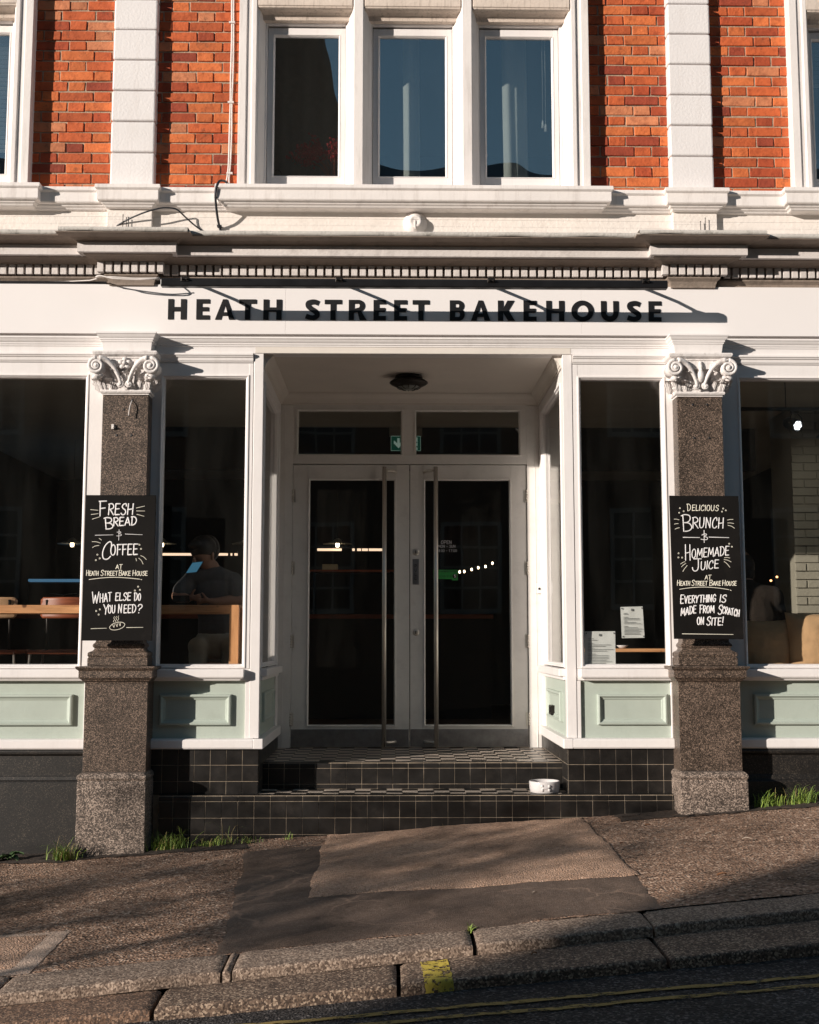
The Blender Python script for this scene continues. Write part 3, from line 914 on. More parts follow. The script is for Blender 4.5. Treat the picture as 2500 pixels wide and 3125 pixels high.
# ------------------------------------------------------------------ brush lettering
F = {'A':'0,0 .3,1 .62,0|.1,.33 .54,.33','B':'.02,0 .06,1|-.06,.94 .2,1.02 .5,.95 .52,.72 .32,.55 .06,.52|.06,.52 .4,.5 .58,.3 .5,.1 .25,0 .0,.0',
'C':'.55,.72 .52,.95 .38,1 .15,.8 .02,.42 .08,.1 .25,0 .42,.04 .56,.18','D':'.06,0 .08,1|-.05,.97 .3,1 .55,.8 .6,.5 .45,.15 .2,0 .02,0',
'E':'.52,1 .05,1|.05,1 .02,0 .52,.02|.04,.52 .44,.55','F':'.52,1 -.03,.98|.06,1 .04,0|.05,.5 .42,.54',
'G':'.55,.8 .42,.99 .25,.97 .05,.65 .03,.3 .15,.03 .35,.02 .52,.2 .52,.45|.52,.45 .32,.43','H':'.03,1 0,0|.55,1 .53,0|-.03,.45 .58,.52','I':'.04,1 .0,0',
'J':'.05,1 .6,1|.38,1 .38,.3 .28,.05 .12,.0 0,.12 -.03,.3','K':'.03,1 0,0|.5,1 .05,.45|.16,.55 .55,0','L':'.03,1 .0,0 .45,.02',
'M':'0,0 .1,1|.1,1 .38,.25|.38,.25 .68,1|.68,1 .76,0','N':'0,0 .03,1|.03,1 .5,.02|.5,.02 .54,1','O':'.3,1 .1,.82 .02,.45 .1,.12 .28,0 .46,.1 .56,.45 .5,.85 .3,1',
'P':'.02,0 .04,1|-.02,.98 .35,1 .54,.75 .4,.48 .05,.42','R':'.02,0 .05,1|-.04,.96 .3,1.02 .52,.84 .46,.6 .06,.48|.16,.5 .56,.0',
'S':'.5,.78 .5,.95 .36,1.0 .15,.9 .08,.7 .22,.55 .42,.42 .48,.22 .36,.03 .14,.0 -.02,.14','T':'-.02,.97 .62,1.02|.3,1 .27,0','U':'.02,1 .01,.35 .08,.06 .26,0 .44,.12 .52,.45 .53,1',
'V':'0,1 .26,0|.26,0 .55,1','W':'0,1 .16,0|.16,0 .4,.72|.4,.72 .56,0|.56,0 .84,1','X':'0,1 .55,0|.5,1 0,0','Y':'0,1 .26,.45|.56,1 .26,.45 .2,0','?':'.02,.78 .12,.98 .38,1 .52,.82 .42,.6 .22,.46 .2,.3|.17,.05 .16,.0',
'!':'.14,1 .08,.3|.04,.05 .03,0','-':'.02,.45 .36,.45',':':'.05,.65 .05,.6|.05,.12 .05,.07','0':'.28,1 .08,.8 .02,.5 .08,.15 .28,0 .46,.18 .52,.5 .46,.82 .28,1','1':'.08,.8 .24,1 .24,0','2':'.04,.78 .16,.98 .4,.95 .46,.7 .04,0 .52,0','3':'.05,.9 .3,1 .48,.78 .22,.54 .5,.28 .3,0 .03,.1','4':'.42,0 .42,1 .02,.3 .56,.3','5':'.48,1 .1,1 .06,.56 .3,.62 .5,.36 .36,.03 .05,.06','7':'.02,1 .52,1 .2,0','8':'.27,.55 .08,.78 .27,1 .46,.78 .27,.55 .04,.26 .27,0 .52,.26 .27,.55'}
CURVED = set('BCDGJOPRSU?023589')
def glyph(ch):
    out = []
    for pl in F[ch].split('|'):
        p = [tuple(map(float, q.split(','))) for q in pl.split()]
        if ch in CURVED and len(p) > 2: p = smooth(p, 4)
        out.append(p)
    return out
def adv(ch): return {'I':.24,'!':.3,'M':.96,'W':1.02,'L':.6,'E':.68,'F':.64,'J':.76,' ':.45,':':.3,'-':.55}.get(ch, .78 if ch in 'AHNOUDTVYKXC' else .7)
def write(mb, text, x0, y0, x1, y1, hb, hs, mp, rad, slant=.06, y=0, drop=0.0, jit=0.0):
    """write text along a line from (x0,y0) to (x1,y1) in plane coordinates (y down); upper case = tall, lower case = small capitals"""
    tot = 0; items = []
    for c in text:
        k = hb if c.isupper() or not c.isalpha() else hs
        a = adv(c.upper())*(k if c != ' ' else hs)
        items.append((c, tot, k, a)); tot += a
    tot -= .12*items[-1][2]
    sx = (x1-x0)/tot
    for c, o, k, a in items:
        if c == ' ': continue
        u = o/tot; yb = y0+(y1-y0)*u; xb = x0+(x1-x0)*u
        dd = drop*k if (c.isupper() and hb != hs) else 0
        rot = random.uniform(-jit, jit)
        for pl in glyph(c.upper()):
            pts = []
            for px, py in pl:
                X = xb+(px+slant*py)*k*sx+rot*py*k; Y = yb+dd-py*k
                pts.append(mp(X, Y))
            stroke(mb, pts, rad)
def stroke(mb, pts, rad):
    p = [Vector(q) for q in pts]
    if len(p) > 1:
        d0 = (p[0]-p[1]); d1 = (p[-1]-p[-2])
        if d0.length > 1e-7: p = [p[0]+d0.normalized()*rad*.5]+p
        if d1.length > 1e-7: p = p+[p[-1]+d1.normalized()*rad*.5]
    dy = random.uniform(-.0003, .0003)
    p = [q+Vector((0,dy,0)) for q in p]
    # square corners need duplicate points
    out = [p[0]]
    for a, b_, c in zip(p[:-2], p[1:-1], p[2:]):
        ang = (b_-a).angle(c-b_, 0) if (b_-a).length > 1e-7 and (c-b_).length > 1e-7 else 0
        if ang > .9:
            out += [b_-(b_-a).normalized()*rad*.05, b_+(c-b_).normalized()*rad*.05]
        else: out.append(b_)
    out.append(p[-1])
    n = len(out)
    rr = [rad*(.75 if i in (0, n-1) else 1.0) for i in range(n)]
    mb.tube(out, rr, 6, flat=.28)

CHALKB = M('chalkboard_black', (.0085,.0075,.007), .75, .3, 4, .08, 50, dirt=(.04,.033,.028), dirt_amt=.25, ds=5, spec=.12)
INKW = M('white_paint_marker', (.78,.76,.76), .6, .06, 30)
INKC = M('cream_paint_marker', (.79,.75,.63), .6, .06, 30)
def board_thing(label, corners, ypl):
    tlc, trc, brc, blc = corners
    t = thing('chalkboard', label, 'chalkboard', ((tlc[0]+trc[0]+blc[0]+brc[0])/4, ypl, blc[1]), 'chalkboards hung on the two granite columns')
    mb = MB()
    v = [(q[0], ypl, q[1]) for q in (blc, brc, trc, tlc)]
    mb.add(v+[(x, y+.014, z) for x,y,z in v], [(0,1,2,3),(7,6,5,4),(1,0,4,5),(2,1,5,6),(3,2,6,7),(0,3,7,4)])
    add('panel', mb, CHALKB, t, .0015)
    return t
def ring_(mb, x, y, r, mp, rad):
    pts = [mp(x+r*math.cos(R(a)), y+r*math.sin(R(a))) for a in range(0, 360, 30)]
    mb.tube(pts, rad, 6, flat=.28, closed=True)
YB = -.245
def flush(t, w, c):
    if w.v: add('white_lettering', w, INKW, t)
    if c.v: add('cream_lettering', c, INKC, t)
    return MB(), MB()
tl_, tr_, br_, bl_ = (-2.063,1.613),(-1.624,1.613),(-1.629,.703),(-2.067,.703)
def mpL(x, y):
    v = (y-52)/2073; xl = 118-73*v; xr = 1115-50*v; u = (x-xl)/(xr-xl)
    return ((tl_[0]*(1-u)+tr_[0]*u)*(1-v)+(bl_[0]*(1-u)+br_[0]*u)*v, YB-.0006, 1.613-.910*v)
cbL = board_thing('black chalkboard on the left column reading FRESH BREAD & COFFEE', (tl_, tr_, br_, bl_), YB)
w = MB(); c = MB()
RW, RC, RT = .0048, .0036, .0019
write(w, 'F', 315, 355, 415, 345, 215, 215, mpL, RW, .0)
write(w, 'resh', 440, 338, 800, 332, 165, 158, mpL, RW, .08)
write(w, 'B', 405, 540, 510, 500, 160, 160, mpL, RW, -.1)
write(w, 'read', 515, 497, 845, 478, 120, 118, mpL, RW, .04)
w, c = flush(cbL, w, c)
write(w, 'C', 345, 975, 490, 960, 250, 250, mpL, RW, .12)
write(w, 'offee', 472, 915, 862, 905, 150, 150, mpL, RW, .04)
w, c = flush(cbL, w, c)
write(w, 'W', 212, 1598, 312, 1592, 160, 160, mpL, .0042, .0)
write(w, 'hat', 322, 1585, 490, 1562, 122, 122, mpL, .0042, .0)
write(w, 'else', 542, 1560, 762, 1555, 112, 108, mpL, .0042, .08)
write(w, 'Do', 812, 1560, 908, 1556, 108, 98, mpL, .0042, .05)
w, c = flush(cbL, w, c)
write(w, 'Y', 375, 1755, 455, 1750, 140, 140, mpL, .0042, .0)
write(w, 'ou', 440, 1738, 545, 1733, 110, 110, mpL, .0042, .0)
write(w, 'N', 585, 1735, 640, 1733, 122, 122, mpL, .0042, .05)
write(w, 'eed', 662, 1735, 838, 1728, 112, 112, mpL, .0042, .05)
write(w, '?', 858, 1735, 925, 1733, 118, 118, mpL, .0042, .1)
w, c = flush(cbL, w, c)
write(c, 'at', 545, 1110, 640, 1106, 60, 60, mpL, .0026, .08)
for s_, a, b_ in (('Heath',125,300),('Street',330,575),('Bake',590,758),('House',788,1000)):
    w, c = flush(cbL, w, c)
    write(c, s_, a, 1206, b_, 1204, 78, 62, mpL, .0026, .06)
def line(mb, mp, rad, *pts):
    stroke(mb, [mp(*q) for q in (smooth([(float(a), float(b)) for a, b in pts], 5) if len(pts) > 2 else pts)], rad)
w, c = flush(cbL, w, c)
line(c, mpL, .0024, (162,1262),(340,1240),(520,1230),(700,1238),(890,1256)); line(c, mpL, .0028, (905,1261),(918,1263))
w, c = flush(cbL, w, c)
for a, b_ in (((185,262),(292,272)),((192,333),(296,320)),((208,400),(314,366)),((835,238),(955,210)),((838,280),(957,281)),((843,328),(948,357))): line(c, mpL, RT, a, b_)
for p in (((205,722),(265,724),(326,742)),((210,808),(250,785),(306,776)),((305,676),(322,684),(340,700)),((900,920),(945,940),(982,978)),((872,956),(910,990),(936,1042)),((833,960),(836,975),(842,996))): line(c, mpL, RT, *p)
for x, y in ((282,908),(316,961),(260,986),(882,766),(905,824),(866,1363),(892,1408),(820,1418),(317,1685),(264,1708),(300,1757)): ring_(c, x, y, 9, mpL, .0018)
w, c = flush(cbL, w, c)
line(w, mpL, .0018, (248,630),(508,624)); line(w, mpL, .0018, (678,612),(925,622)); line(w, mpL, .0018, (592,548),(586,702))
line(w, mpL, .0018, (562,588),(600,578),(618,592),(585,604),(620,616),(622,632),(590,640),(556,638))
line(c, mpL, .0018, (188,1957),(413,1950)); line(c, mpL, .0018, (700,1941),(938,1938))
w, c = flush(cbL, w, c)
loaf = [(567+math.cos(R(a))*112*math.cos(R(-14))-math.sin(R(a))*50*math.sin(R(-14)), 1920+math.cos(R(a))*112*math.sin(R(-14))+math.sin(R(a))*50*math.cos(R(-14))) for a in range(0,360,15)]
c.tube([mpL(*q) for q in loaf], .0020, 6, flat=.28, closed=True)
for k in range(3):
    x = 502+k*45; y = 1903-k*11
    line(c, mpL, .0018, (x,y),(x+18,y+36),(x+24,y-6)); x2 = 520+k*30
    line(c, mpL, .0016, (x2,1866-k*5),(x2-8,1850-k*5),(x2+8,1828-k*5),(x2-2,1805-k*5),(x2+8,1786-k*5))
flush(cbL, w, c)
tl2, tr2, br2, bl2 = (1.618,1.617),(2.057,1.615),(2.063,.712),(1.627,.714)
def mpR(x, y):
    v = (y-65)/2051; xl = 62+66*v; xr = 1045+67*v; u = (x-xl)/(xr-xl)
    return ((tl2[0]*(1-u)+tr2[0]*u)*(1-v)+(bl2[0]*(1-u)+br2[0]*u)*v, YB-.0006, 1.616-.903*v)
cbR = board_thing('black chalkboard on the right column reading DELICIOUS BRUNCH & HOMEMADE JUICE', (tl2, tr2, br2, bl2), YB)
w = MB(); c = MB()
write(c, 'D', 318, 282, 372, 280, 96, 96, mpR, .0026, -.08); write(c, 'elicious', 385, 280, 764, 284, 78, 82, mpR, .0026, .05)
w, c = flush(cbR, w, c)
write(w, 'B', 262, 578, 385, 560, 235, 235, mpR, .0040, -.1); write(w, 'r', 395, 535, 475, 530, 155, 155, mpR, .0040, .0); write(w, 'unch', 490, 528, 838, 536, 150, 150, mpR, .0040, .05)
w, c = flush(cbR, w, c)
write(w, 'H', 292, 996, 372, 990, 225, 225, mpR, .0038, -.05); write(w, 'omemade', 378, 962, 910, 918, 135, 128, mpR, .0038, .06)
w, c = flush(cbR, w, c)
write(w, 'J', 395, 1150, 525, 1140, 175, 175, mpR, .0038, .0); write(w, 'uice', 510, 1132, 762, 1100, 122, 118, mpR, .0038, .05)
w, c = flush(cbR, w, c)
write(c, 'at', 565, 1268, 655, 1266, 60, 60, mpR, .0024, .08)
for s_, a, b_ in (('Heath',172,355),('Street',378,602),('Bake',630,792),('House',815,1015)):
    w, c = flush(cbR, w, c)
    write(c, s_, a, 1357, b_, 1354, 78, 60, mpR, .0026, .06)
w, c = flush(cbR, w, c)
line(c, mpR, .0022, (205,1410),(360,1388),(550,1378),(740,1390),(908,1415)); line(c, mpR, .0026, (925,1422),(938,1428))
write(w, 'Everything', 218, 1612, 718, 1585, 120, 102, mpR, .0042, .05); write(w, 'is', 778, 1592, 868, 1604, 105, 105, mpR, .0042, .1)
w, c = flush(cbR, w, c)
write(w, 'made', 225, 1785, 440, 1742, 118, 106, mpR, .0042, .06); write(w, 'From', 492, 1748, 700, 1742, 112, 100, mpR, .0042, .05)
write(w, 'S', 752, 1765, 812, 1765, 130, 130, mpR, .0042, .1); write(w, 'cratch', 812, 1752, 1055, 1805, 95, 95, mpR, .0042, .12)
w, c = flush(cbR, w, c)
write(w, 'on', 455, 1912, 555, 1910, 106, 104, mpR, .0042, .0); write(w, 'Site!', 590, 1920, 825, 1920, 120, 102, mpR, .0042, .06)
line(c, mpR, .0022, (240,2042),(964,2052))
w, c = flush(cbR, w, c)
for p in (((128,404),(165,405),(198,414)),((132,476),(160,470),(188,468)),((142,548),(170,535),(205,528)),((888,416),(925,408),(968,407)),((890,458),(930,458),(978,466)),((893,492),(945,505),(988,535)),((842,958),(880,954),(920,962)),((836,985),(885,992),(938,1018)),((838,1012),(880,1045),(920,1096)),((220,1048),(250,1028),(283,1014)),((232,1090),(262,1060),(295,1040)),((252,1156),(280,1110),(314,1070))): line(c, mpR, RT, *p)
for x, y in ((211,246),(200,312),(264,290),(827,250),(810,294),(864,276),(911,757),(950,800),(190,895),(188,955),(241,957)): ring_(c, x, y, 8, mpR, .0017)
w, c = flush(cbR, w, c)
line(w, mpR, .0026, (255,666),(492,669)); line(w, mpR, .0026, (625,662),(908,670)); line(w, mpR, .0026, (555,565),(556,742))
line(w, mpR, .0026, (522,634),(565,615),(592,628),(560,652),(600,668),(598,695),(560,700),(508,692))
flush(cbR, w, c)

# --- writing on the door
door = door_r
mb = MB()
def mpD(x, y): return (.207+(x-1050)*.000318, 1.3285, 1.464-(y-400)*.000318)
# plane coordinates copied from the printed lettering, 1 unit = 0.318 mm
write(mb, 'OPEN', 1145, 487, 1400, 487, 78, 78, mpD, .0016, .02)
write(mb, 'MON - SUN', 1072, 578, 1490, 576, 62, 62, mpD, .0013, .02)
write(mb, '08:00 - 17:00', 1035, 682, 1520, 680, 58, 58, mpD, .0011, .0)
add('opening_hours', mb, INKW, door)
STICK = M('hygiene_sticker_green', (.03,.30,.06), .5, .05, 10)
mb = MB(); xa, za = mpD(960, 1108)[0], mpD(0, 1108)[2]; xb, zb = mpD(1540, 1330)[0], mpD(0, 1330)[2]
mb.box(xa, xb, 1.3275, 1.3295, zb, za); mb.box(mpD(1400,0)[0], xb, 1.3275, 1.3295, mpD(0,1360)[2], zb-.0002)
stk = add('hygiene_sticker', mb, STICK, door)
mb = MB(); mpS = lambda x, y: (mpD(x, y)[0], 1.3268, mpD(x, y)[2])
write(mb, 'FOOD HYGIENE RATING', 985, 1158, 1515, 1158, 30, 30, mpS, .0014, .0)
line(mb, mpS, .0007, (965,1182),(1538,1182))
for i, ch in enumerate('01234'):
    x = 1072+76*i; ring_(mb, x, 1262, 27, mpS, .0009); write(mb, ch, x-9, 1276, x+9, 1276, 28, 28, mpS, .0010, 0)
cx_, _, cz_ = mpS(1470, 1262); mb.lathe([(0,-.0004),(.0175,-.0004),(.0175,.0004)], (cx_, 1.3268, cz_), 24, 'y')
add('print', mb, BLACK, stk)
mb = MB(); write(mb, '5', 1455, 1290, 1488, 1290, 60, 60, lambda x, y: (mpS(x, y)[0], 1.3258, mpS(x, y)[2]), .0024, 0); add('numeral', mb, INKW, stk)
mb = MB(); mb.box(.020, .068, 1.3085, 1.3125, 1.126, 1.319); pp = add('pull_plate', mb, KICK, door, .001)
mb = MB()
def mpP(x, y): return (.037+x*.001, 1.3078, 1.279-y*.001)
for i, ch in enumerate('PULL'): write(mb, ch, 0, 24+31*i, 14, 24+31*i, 23, 23, mpP, .0017, 0)
add('plate_lettering', mb, BLACK, pp)

# ------------------------------------------------------------------ small fittings on the front
solo('cable', MB().tube(smooth([(-2.03,.0,3.405),(-1.95,-.03,3.447),(-1.863,-.06,3.482),(-1.775,-.085,3.509),(-1.705,-.09,3.529),(-1.653,-.09,3.54),(-1.591,-.08,3.542),(-1.556,-.07,3.531),(-1.511,-.04,3.495),(-1.466,-.015,3.459),(-1.421,.0,3.427),(-1.36,.0,3.38)], 4), .0055, 8), RUBBER, 'thin black cable arching in front of the pale band beside the left pilaster', 'cable')
mb = MB().tube(smooth([(-1.224,.045,3.735),(-1.25,-.06,3.735),(-1.28,-.12,3.712),(-1.300,-.13,3.656),(-1.303,-.12,3.593),(-1.298,-.07,3.502),(-1.290,-.012,3.443),(-1.276,.0,3.407),(-1.24,.0,3.36)], 4), .008, 8)
mb.box(-1.305, -1.275, -.024, .012, 3.440, 3.450)
solo('cable', mb, RUBBER, 'thick black cable hanging down over the sill beside the white conduit', 'cable')
mb = MB()
for dx, r_ in ((0,.006),(.012,.005)):
    mb.tube(smooth([(-1.242+dx,.055,5.5),(-1.242+dx,.055,5.06),(-1.238+dx,.055,4.805),(-1.241+dx*1.3,.055,4.55),(-1.240+dx*.8,.055,4.331),(-1.243+dx*1.2,.055,4.113),(-1.245+dx,.055,3.913),(-1.252+dx,.052,3.814),(-1.262+dx*2,.045,3.756)], 4), r_, 8)
for z in (4.9, 4.33, 3.83): mb.box(-1.258, -1.218, .044, .064, z, z+.012)
solo('cable', mb, CABLEW, 'pair of white cables running down the red brick beside the upper window', 'cable')
mb = MB().lathe([(.078,.0),(.080,-.010),(.066,-.016),(.060,-.035),(.048,-.040),(.046,-.058),(.030,-.064),(.024,-.060),(0,-.060)], (.012,.012,3.475), 40, 'y')
mb.box(.008, .014, -.054, -.046, 3.42, 3.48)
solo('wall_boss', mb, STONE, 'round white painted boss on the pale band above the shop sign', 'wall boss')
mb = MB()
for x, z in ((-1.922,3.505),(-1.899,3.485),(1.915,3.482),(1.947,3.506)):
    mb.tube([(x,-.05,3.27),(x,-.05,z)], .0022, 6); mb.ball((x,-.05,z), .004, nu=6, nv=4)
mb.tube([(XL,-.05,3.49),(-1.922,-.05,3.492),(1.915,-.05,3.478),(XR,-.05,3.482)], .0005, 4)
solo('bird_wire', mb, DARKM, 'thin bird wire on small pins along the pale band', 'wire')
mb = MB().tube(smooth([(-1.20-2.9,-.03,3.045),(-2.3,-.04,3.052),(-2.05,-.17,3.052),(-1.95,-.19,3.030),(-1.80,-.20,3.020),(-1.66,-.19,3.026),(-1.55,-.05,3.045)], 4), .0045, 6)
mb.tube(smooth([(-2.06,-.16,3.050),(-1.93,-.19,3.038),(-1.80,-.20,3.028),(-1.64,-.19,3.034)], 4), .0045, 6)
solo('cable', mb, CABLEW, 'pale cables sagging under the cornice block over the left column', 'cable')
mb = MB()
mb.box(XL, -2.02, -.05, -.02, 3.034, 3.052)
solo('metal_strip', mb, GUN, 'dark metal strip along the top of the sign on the left', 'metal strip')
# bits on the granite shaft
solo('wire', MB().tube(smooth([(-1.814,-.115,2.240),(-1.816,-.135,2.232),(-1.822,-.15,2.20),(-1.828,-.15,2.16),(-1.830,-.15,2.139)], 4), .003, 6), CABLEW, 'short pale wire hanging from a hole in the left granite shaft', 'wire')
mb = MB(); mb.box(-1.942, -1.926, -.135, -.12, 2.055, 2.085); mb.tube([(-1.932,-.13,2.066),(-1.926,-.145,2.066),(-1.918,-.135,2.062)], .005, 6)
solo('metal_clip', mb, CABLEW, 'small white metal clip screwed to the left granite shaft', 'clip')
mb = MB()
for x, z in ((-1.814,2.244),(-1.866,2.183),(-1.908,2.015),(-1.813,2.015),(1.815,2.227),(1.909,2.228),(1.82,2.008),(1.917,2.009)):
    q = MB().lathe([(.0,-.0012),(.008,-.0012),(.009,.001)], (x,-.12,z), 12, 'y')
    sh = [o for o in bpy.data.objects if o.name.startswith('column') and not o.name.startswith('column_base')]
    sh = [o for o in sh if (o.data.vertices[0].co.x < 0) == (x < 0)][0]
    add('drill_hole', q, BLACK, sh)

# doorbell, ceiling lamp, bowl, menus
db = thing('doorbell', 'small white doorbell push on the right door jamb', 'doorbell', (.975,1.296,1.06))
mb = MB(); mb.box(.958, .992, 1.272, 1.2965, 1.058, 1.138); add('case', mb, WHITE, db, .005)
mb = MB(); mb.lathe([(0,-.006),(.008,-.005),(.009,0)], (.975,1.272,1.093), 16, 'y'); add('button', mb, GUN, db)
lm = thing('ceiling_lamp', 'dark bowl shaped ceiling lamp under the porch soffit', 'lamp', (-.02,.66,2.48))
mb = MB(); mb.lathe([(.095,2.586),(.10,2.57),(.09,2.558)], (-.02,.66,0), 32); add('canopy', mb, DARKM, lm)
mb = MB(); mb.lathe([(.090,2.559),(.118,2.552),(.136,2.540),(.138,2.534),(.126,2.524),(.085,2.503),(.082,2.503),(.12,2.526)], (-.02,.66,0), 40); add('lamp_bowl', mb, DARKM, lm)
mb = MB(); mb.lathe([(.088,2.512),(.074,2.497),(.045,2.488),(0,2.485)], (-.02,.66,0), 32); add('glass_lens', mb, M('frosted_lens', (.16,.165,.155), .35, .1, 20), lm)
mb = MB()
for k in range(10):
    a = k*math.pi/5+.3
    mb.tube([(-.02+.09*math.cos(a),.66+.09*math.sin(a),2.508),(-.02+.07*math.cos(a),.66+.07*math.sin(a),2.494),(-.02+.04*math.cos(a),.66+.04*math.sin(a),2.486)], .0035, 6)
add('rib', mb, DARKM, lm)
CERA = M('white_glazed_ceramic', (.62,.59,.585), .18, .04, 10, spec=.6)
bw_ = thing('dog_bowl', 'round white ceramic dog bowl on the lower tiled step', 'bowl', (.842,.06,ZT-.001))
mb = MB(); mb.lathe([(0,.002),(.088,.002),(.094,.008),(.097,.03),(.099,.066),(.097,.074),(.092,.075),(.088,.070),(.082,.03),(.07,.018),(0,.016)], (.842,.06,ZT-.002), 48); add('bowl', mb, CERA, bw_)
mb = MB()
def bowlp(a, z, d=.0): r_ = .0965+.002*z/.07+d; return (.842+math.sin(a)*r_, .06-math.cos(a)*r_, ZT+z)
bone = []
mb.tube([bowlp(-.26+.04*i, .036) for i in range(12)], .007, 8)
for a0 in (-.26, .18):
    for dz in (.024, .048): mb.ball(bowlp(a0, dz), .010, .006, .011, 10, 6)
add('bone_emblem', mb, CERA, bw_)
PAPER = M('menu_paper', (.66,.67,.65), .7, .04, 6, .12, 8); PRINT = M('grey_print', (.16,.17,.17), .8, .1, 20)
def menu(label, q, seed):
    rnd = random.Random(seed)
    t = thing('menu_sheet', label, 'menu', ((q[3][0]+q[2][0])/2, .04, q[3][1]), 'menu sheets taped inside the window')
    mb = MB()
    def f(u, v):
        x = (q[3][0]*(1-u)+q[2][0]*u)*(1-v)+(q[0][0]*(1-u)+q[1][0]*u)*v; z = (q[3][1]*(1-u)+q[2][1]*u)*(1-v)+(q[0][1]*(1-u)+q[1][1]*u)*v
        return (x, .041+.0035*mnoise.noise((x*18, z*12, seed)), z)
    mb.grid(14, 18, f); sh_ = add('paper', mb, PAPER, t)
    mb = MB()
    for i in range(17):
        v = .80-.042*i
        if i in (2, 9): continue
        ln = rnd.uniform(.15, .3) if i in (0, 1, 3, 6, 10) else rnd.uniform(.55, .82)
        a = f(.1, v); b_ = f(.1+ln, v)
        mb.box(a[0], b_[0], .0345, .0352, a[2]-.0011, a[2]+.0011)
    a = f(.46, .9); mb.box(a[0], a[0]+.014, .0345, .0352, a[2]-.007, a[2]+.007)
    add('print', mb, PRINT, sh_)
    mb = MB()
    for u, v in ((.05,.95),(.95,.95),(.95,.05),(.05,.05)):
        a = f(u, v); mb.lathe([(0,-.001),(.0045,-.001),(.0045,.001)], (a[0],.0352,a[2]), 10, 'y')
    add('suction_pad', mb, PRINT, t)
menu('smaller printed menu sheet fixed higher inside the right bay window', [(1.348,.921),(1.493,.925),(1.502,.722),(1.353,.719)], 3)
menu('larger printed menu sheet standing on the sill inside the right bay window', [(1.112,.763),(1.311,.764),(1.310,.528),(1.109,.528)], 8)
# ------------------------------------------------------------------ inside the shop
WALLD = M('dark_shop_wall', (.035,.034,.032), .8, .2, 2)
CEILI = M('shop_ceiling', (.62,.60,.52), .85, .08, 1.5)
FLOORI = M('dark_shop_floor', (.19,.14,.10), .6, .3, 3)
def wood(name, col, dark, sc, rough=.4):
    m, nt, N, L, b = new_mat(name)
    c = coords(nt, sc)
    n = tex(nt, 'Noise', 7, c, Detail=8.0, Roughness=.6)
    r = ramp(nt, [(.25, dark), (.5, col), (.8, tuple(min(1, q*1.25) for q in col))]); L.new(n.outputs[0], r.inputs[0])
    c2 = coords(nt)
    v = tex(nt, 'Voronoi', 6.5, c2)
    r2 = ramp(nt, [(.07, (1,1,1)), (.13, (0,0,0))]); L.new(v.outputs[0], r2.inputs[0])
    out = mixc(nt, r2.outputs[0], r.outputs[0], tuple(q*.35 for q in dark))
    L.new(out, b.inputs['Base Color']); b.inputs['Roughness'].default_value = rough
    return m
PINE = wood('knotty_pine', (.66,.33,.15), (.42,.175,.07), (.8,3,9))
PINEV = wood('knotty_pine_upright', (.66,.33,.15), (.42,.175,.07), (9,3,.8))
PLYL = wood('pale_plywood', (.66,.40,.23), (.55,.31,.16), (9,3,.8))
PLYR = wood('red_stained_plywood', (.30,.085,.038), (.19,.05,.024), (.8,3,9))
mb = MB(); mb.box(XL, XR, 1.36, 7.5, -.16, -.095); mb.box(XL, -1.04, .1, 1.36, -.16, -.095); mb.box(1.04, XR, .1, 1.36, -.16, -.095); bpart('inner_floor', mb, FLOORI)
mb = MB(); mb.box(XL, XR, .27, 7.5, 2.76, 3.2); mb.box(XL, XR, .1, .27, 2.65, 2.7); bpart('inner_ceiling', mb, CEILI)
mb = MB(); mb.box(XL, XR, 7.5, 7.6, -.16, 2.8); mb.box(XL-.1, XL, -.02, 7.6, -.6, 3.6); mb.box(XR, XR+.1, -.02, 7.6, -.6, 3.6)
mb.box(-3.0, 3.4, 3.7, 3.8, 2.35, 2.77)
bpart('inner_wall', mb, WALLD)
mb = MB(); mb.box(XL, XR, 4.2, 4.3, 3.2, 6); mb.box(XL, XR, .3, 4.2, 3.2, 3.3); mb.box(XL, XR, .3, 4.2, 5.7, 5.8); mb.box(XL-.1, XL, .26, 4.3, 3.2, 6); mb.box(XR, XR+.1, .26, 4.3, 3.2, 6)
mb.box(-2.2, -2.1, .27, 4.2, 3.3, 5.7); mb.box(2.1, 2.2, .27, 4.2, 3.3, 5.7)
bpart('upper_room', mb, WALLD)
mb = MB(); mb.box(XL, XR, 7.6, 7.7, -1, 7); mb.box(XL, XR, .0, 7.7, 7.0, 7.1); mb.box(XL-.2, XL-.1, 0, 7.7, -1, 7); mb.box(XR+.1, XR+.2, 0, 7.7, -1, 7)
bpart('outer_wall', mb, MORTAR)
# white painted brick pier inside, every brick a little proud
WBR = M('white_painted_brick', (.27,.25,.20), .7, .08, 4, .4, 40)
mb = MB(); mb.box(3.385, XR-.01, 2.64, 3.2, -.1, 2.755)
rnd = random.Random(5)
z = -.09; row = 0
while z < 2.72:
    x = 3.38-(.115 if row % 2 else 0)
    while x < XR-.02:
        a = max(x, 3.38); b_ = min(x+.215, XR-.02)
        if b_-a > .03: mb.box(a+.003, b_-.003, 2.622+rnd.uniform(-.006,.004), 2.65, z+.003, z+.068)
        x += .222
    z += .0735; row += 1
bpart('painted_brick_pier', mb, WBR, .004)

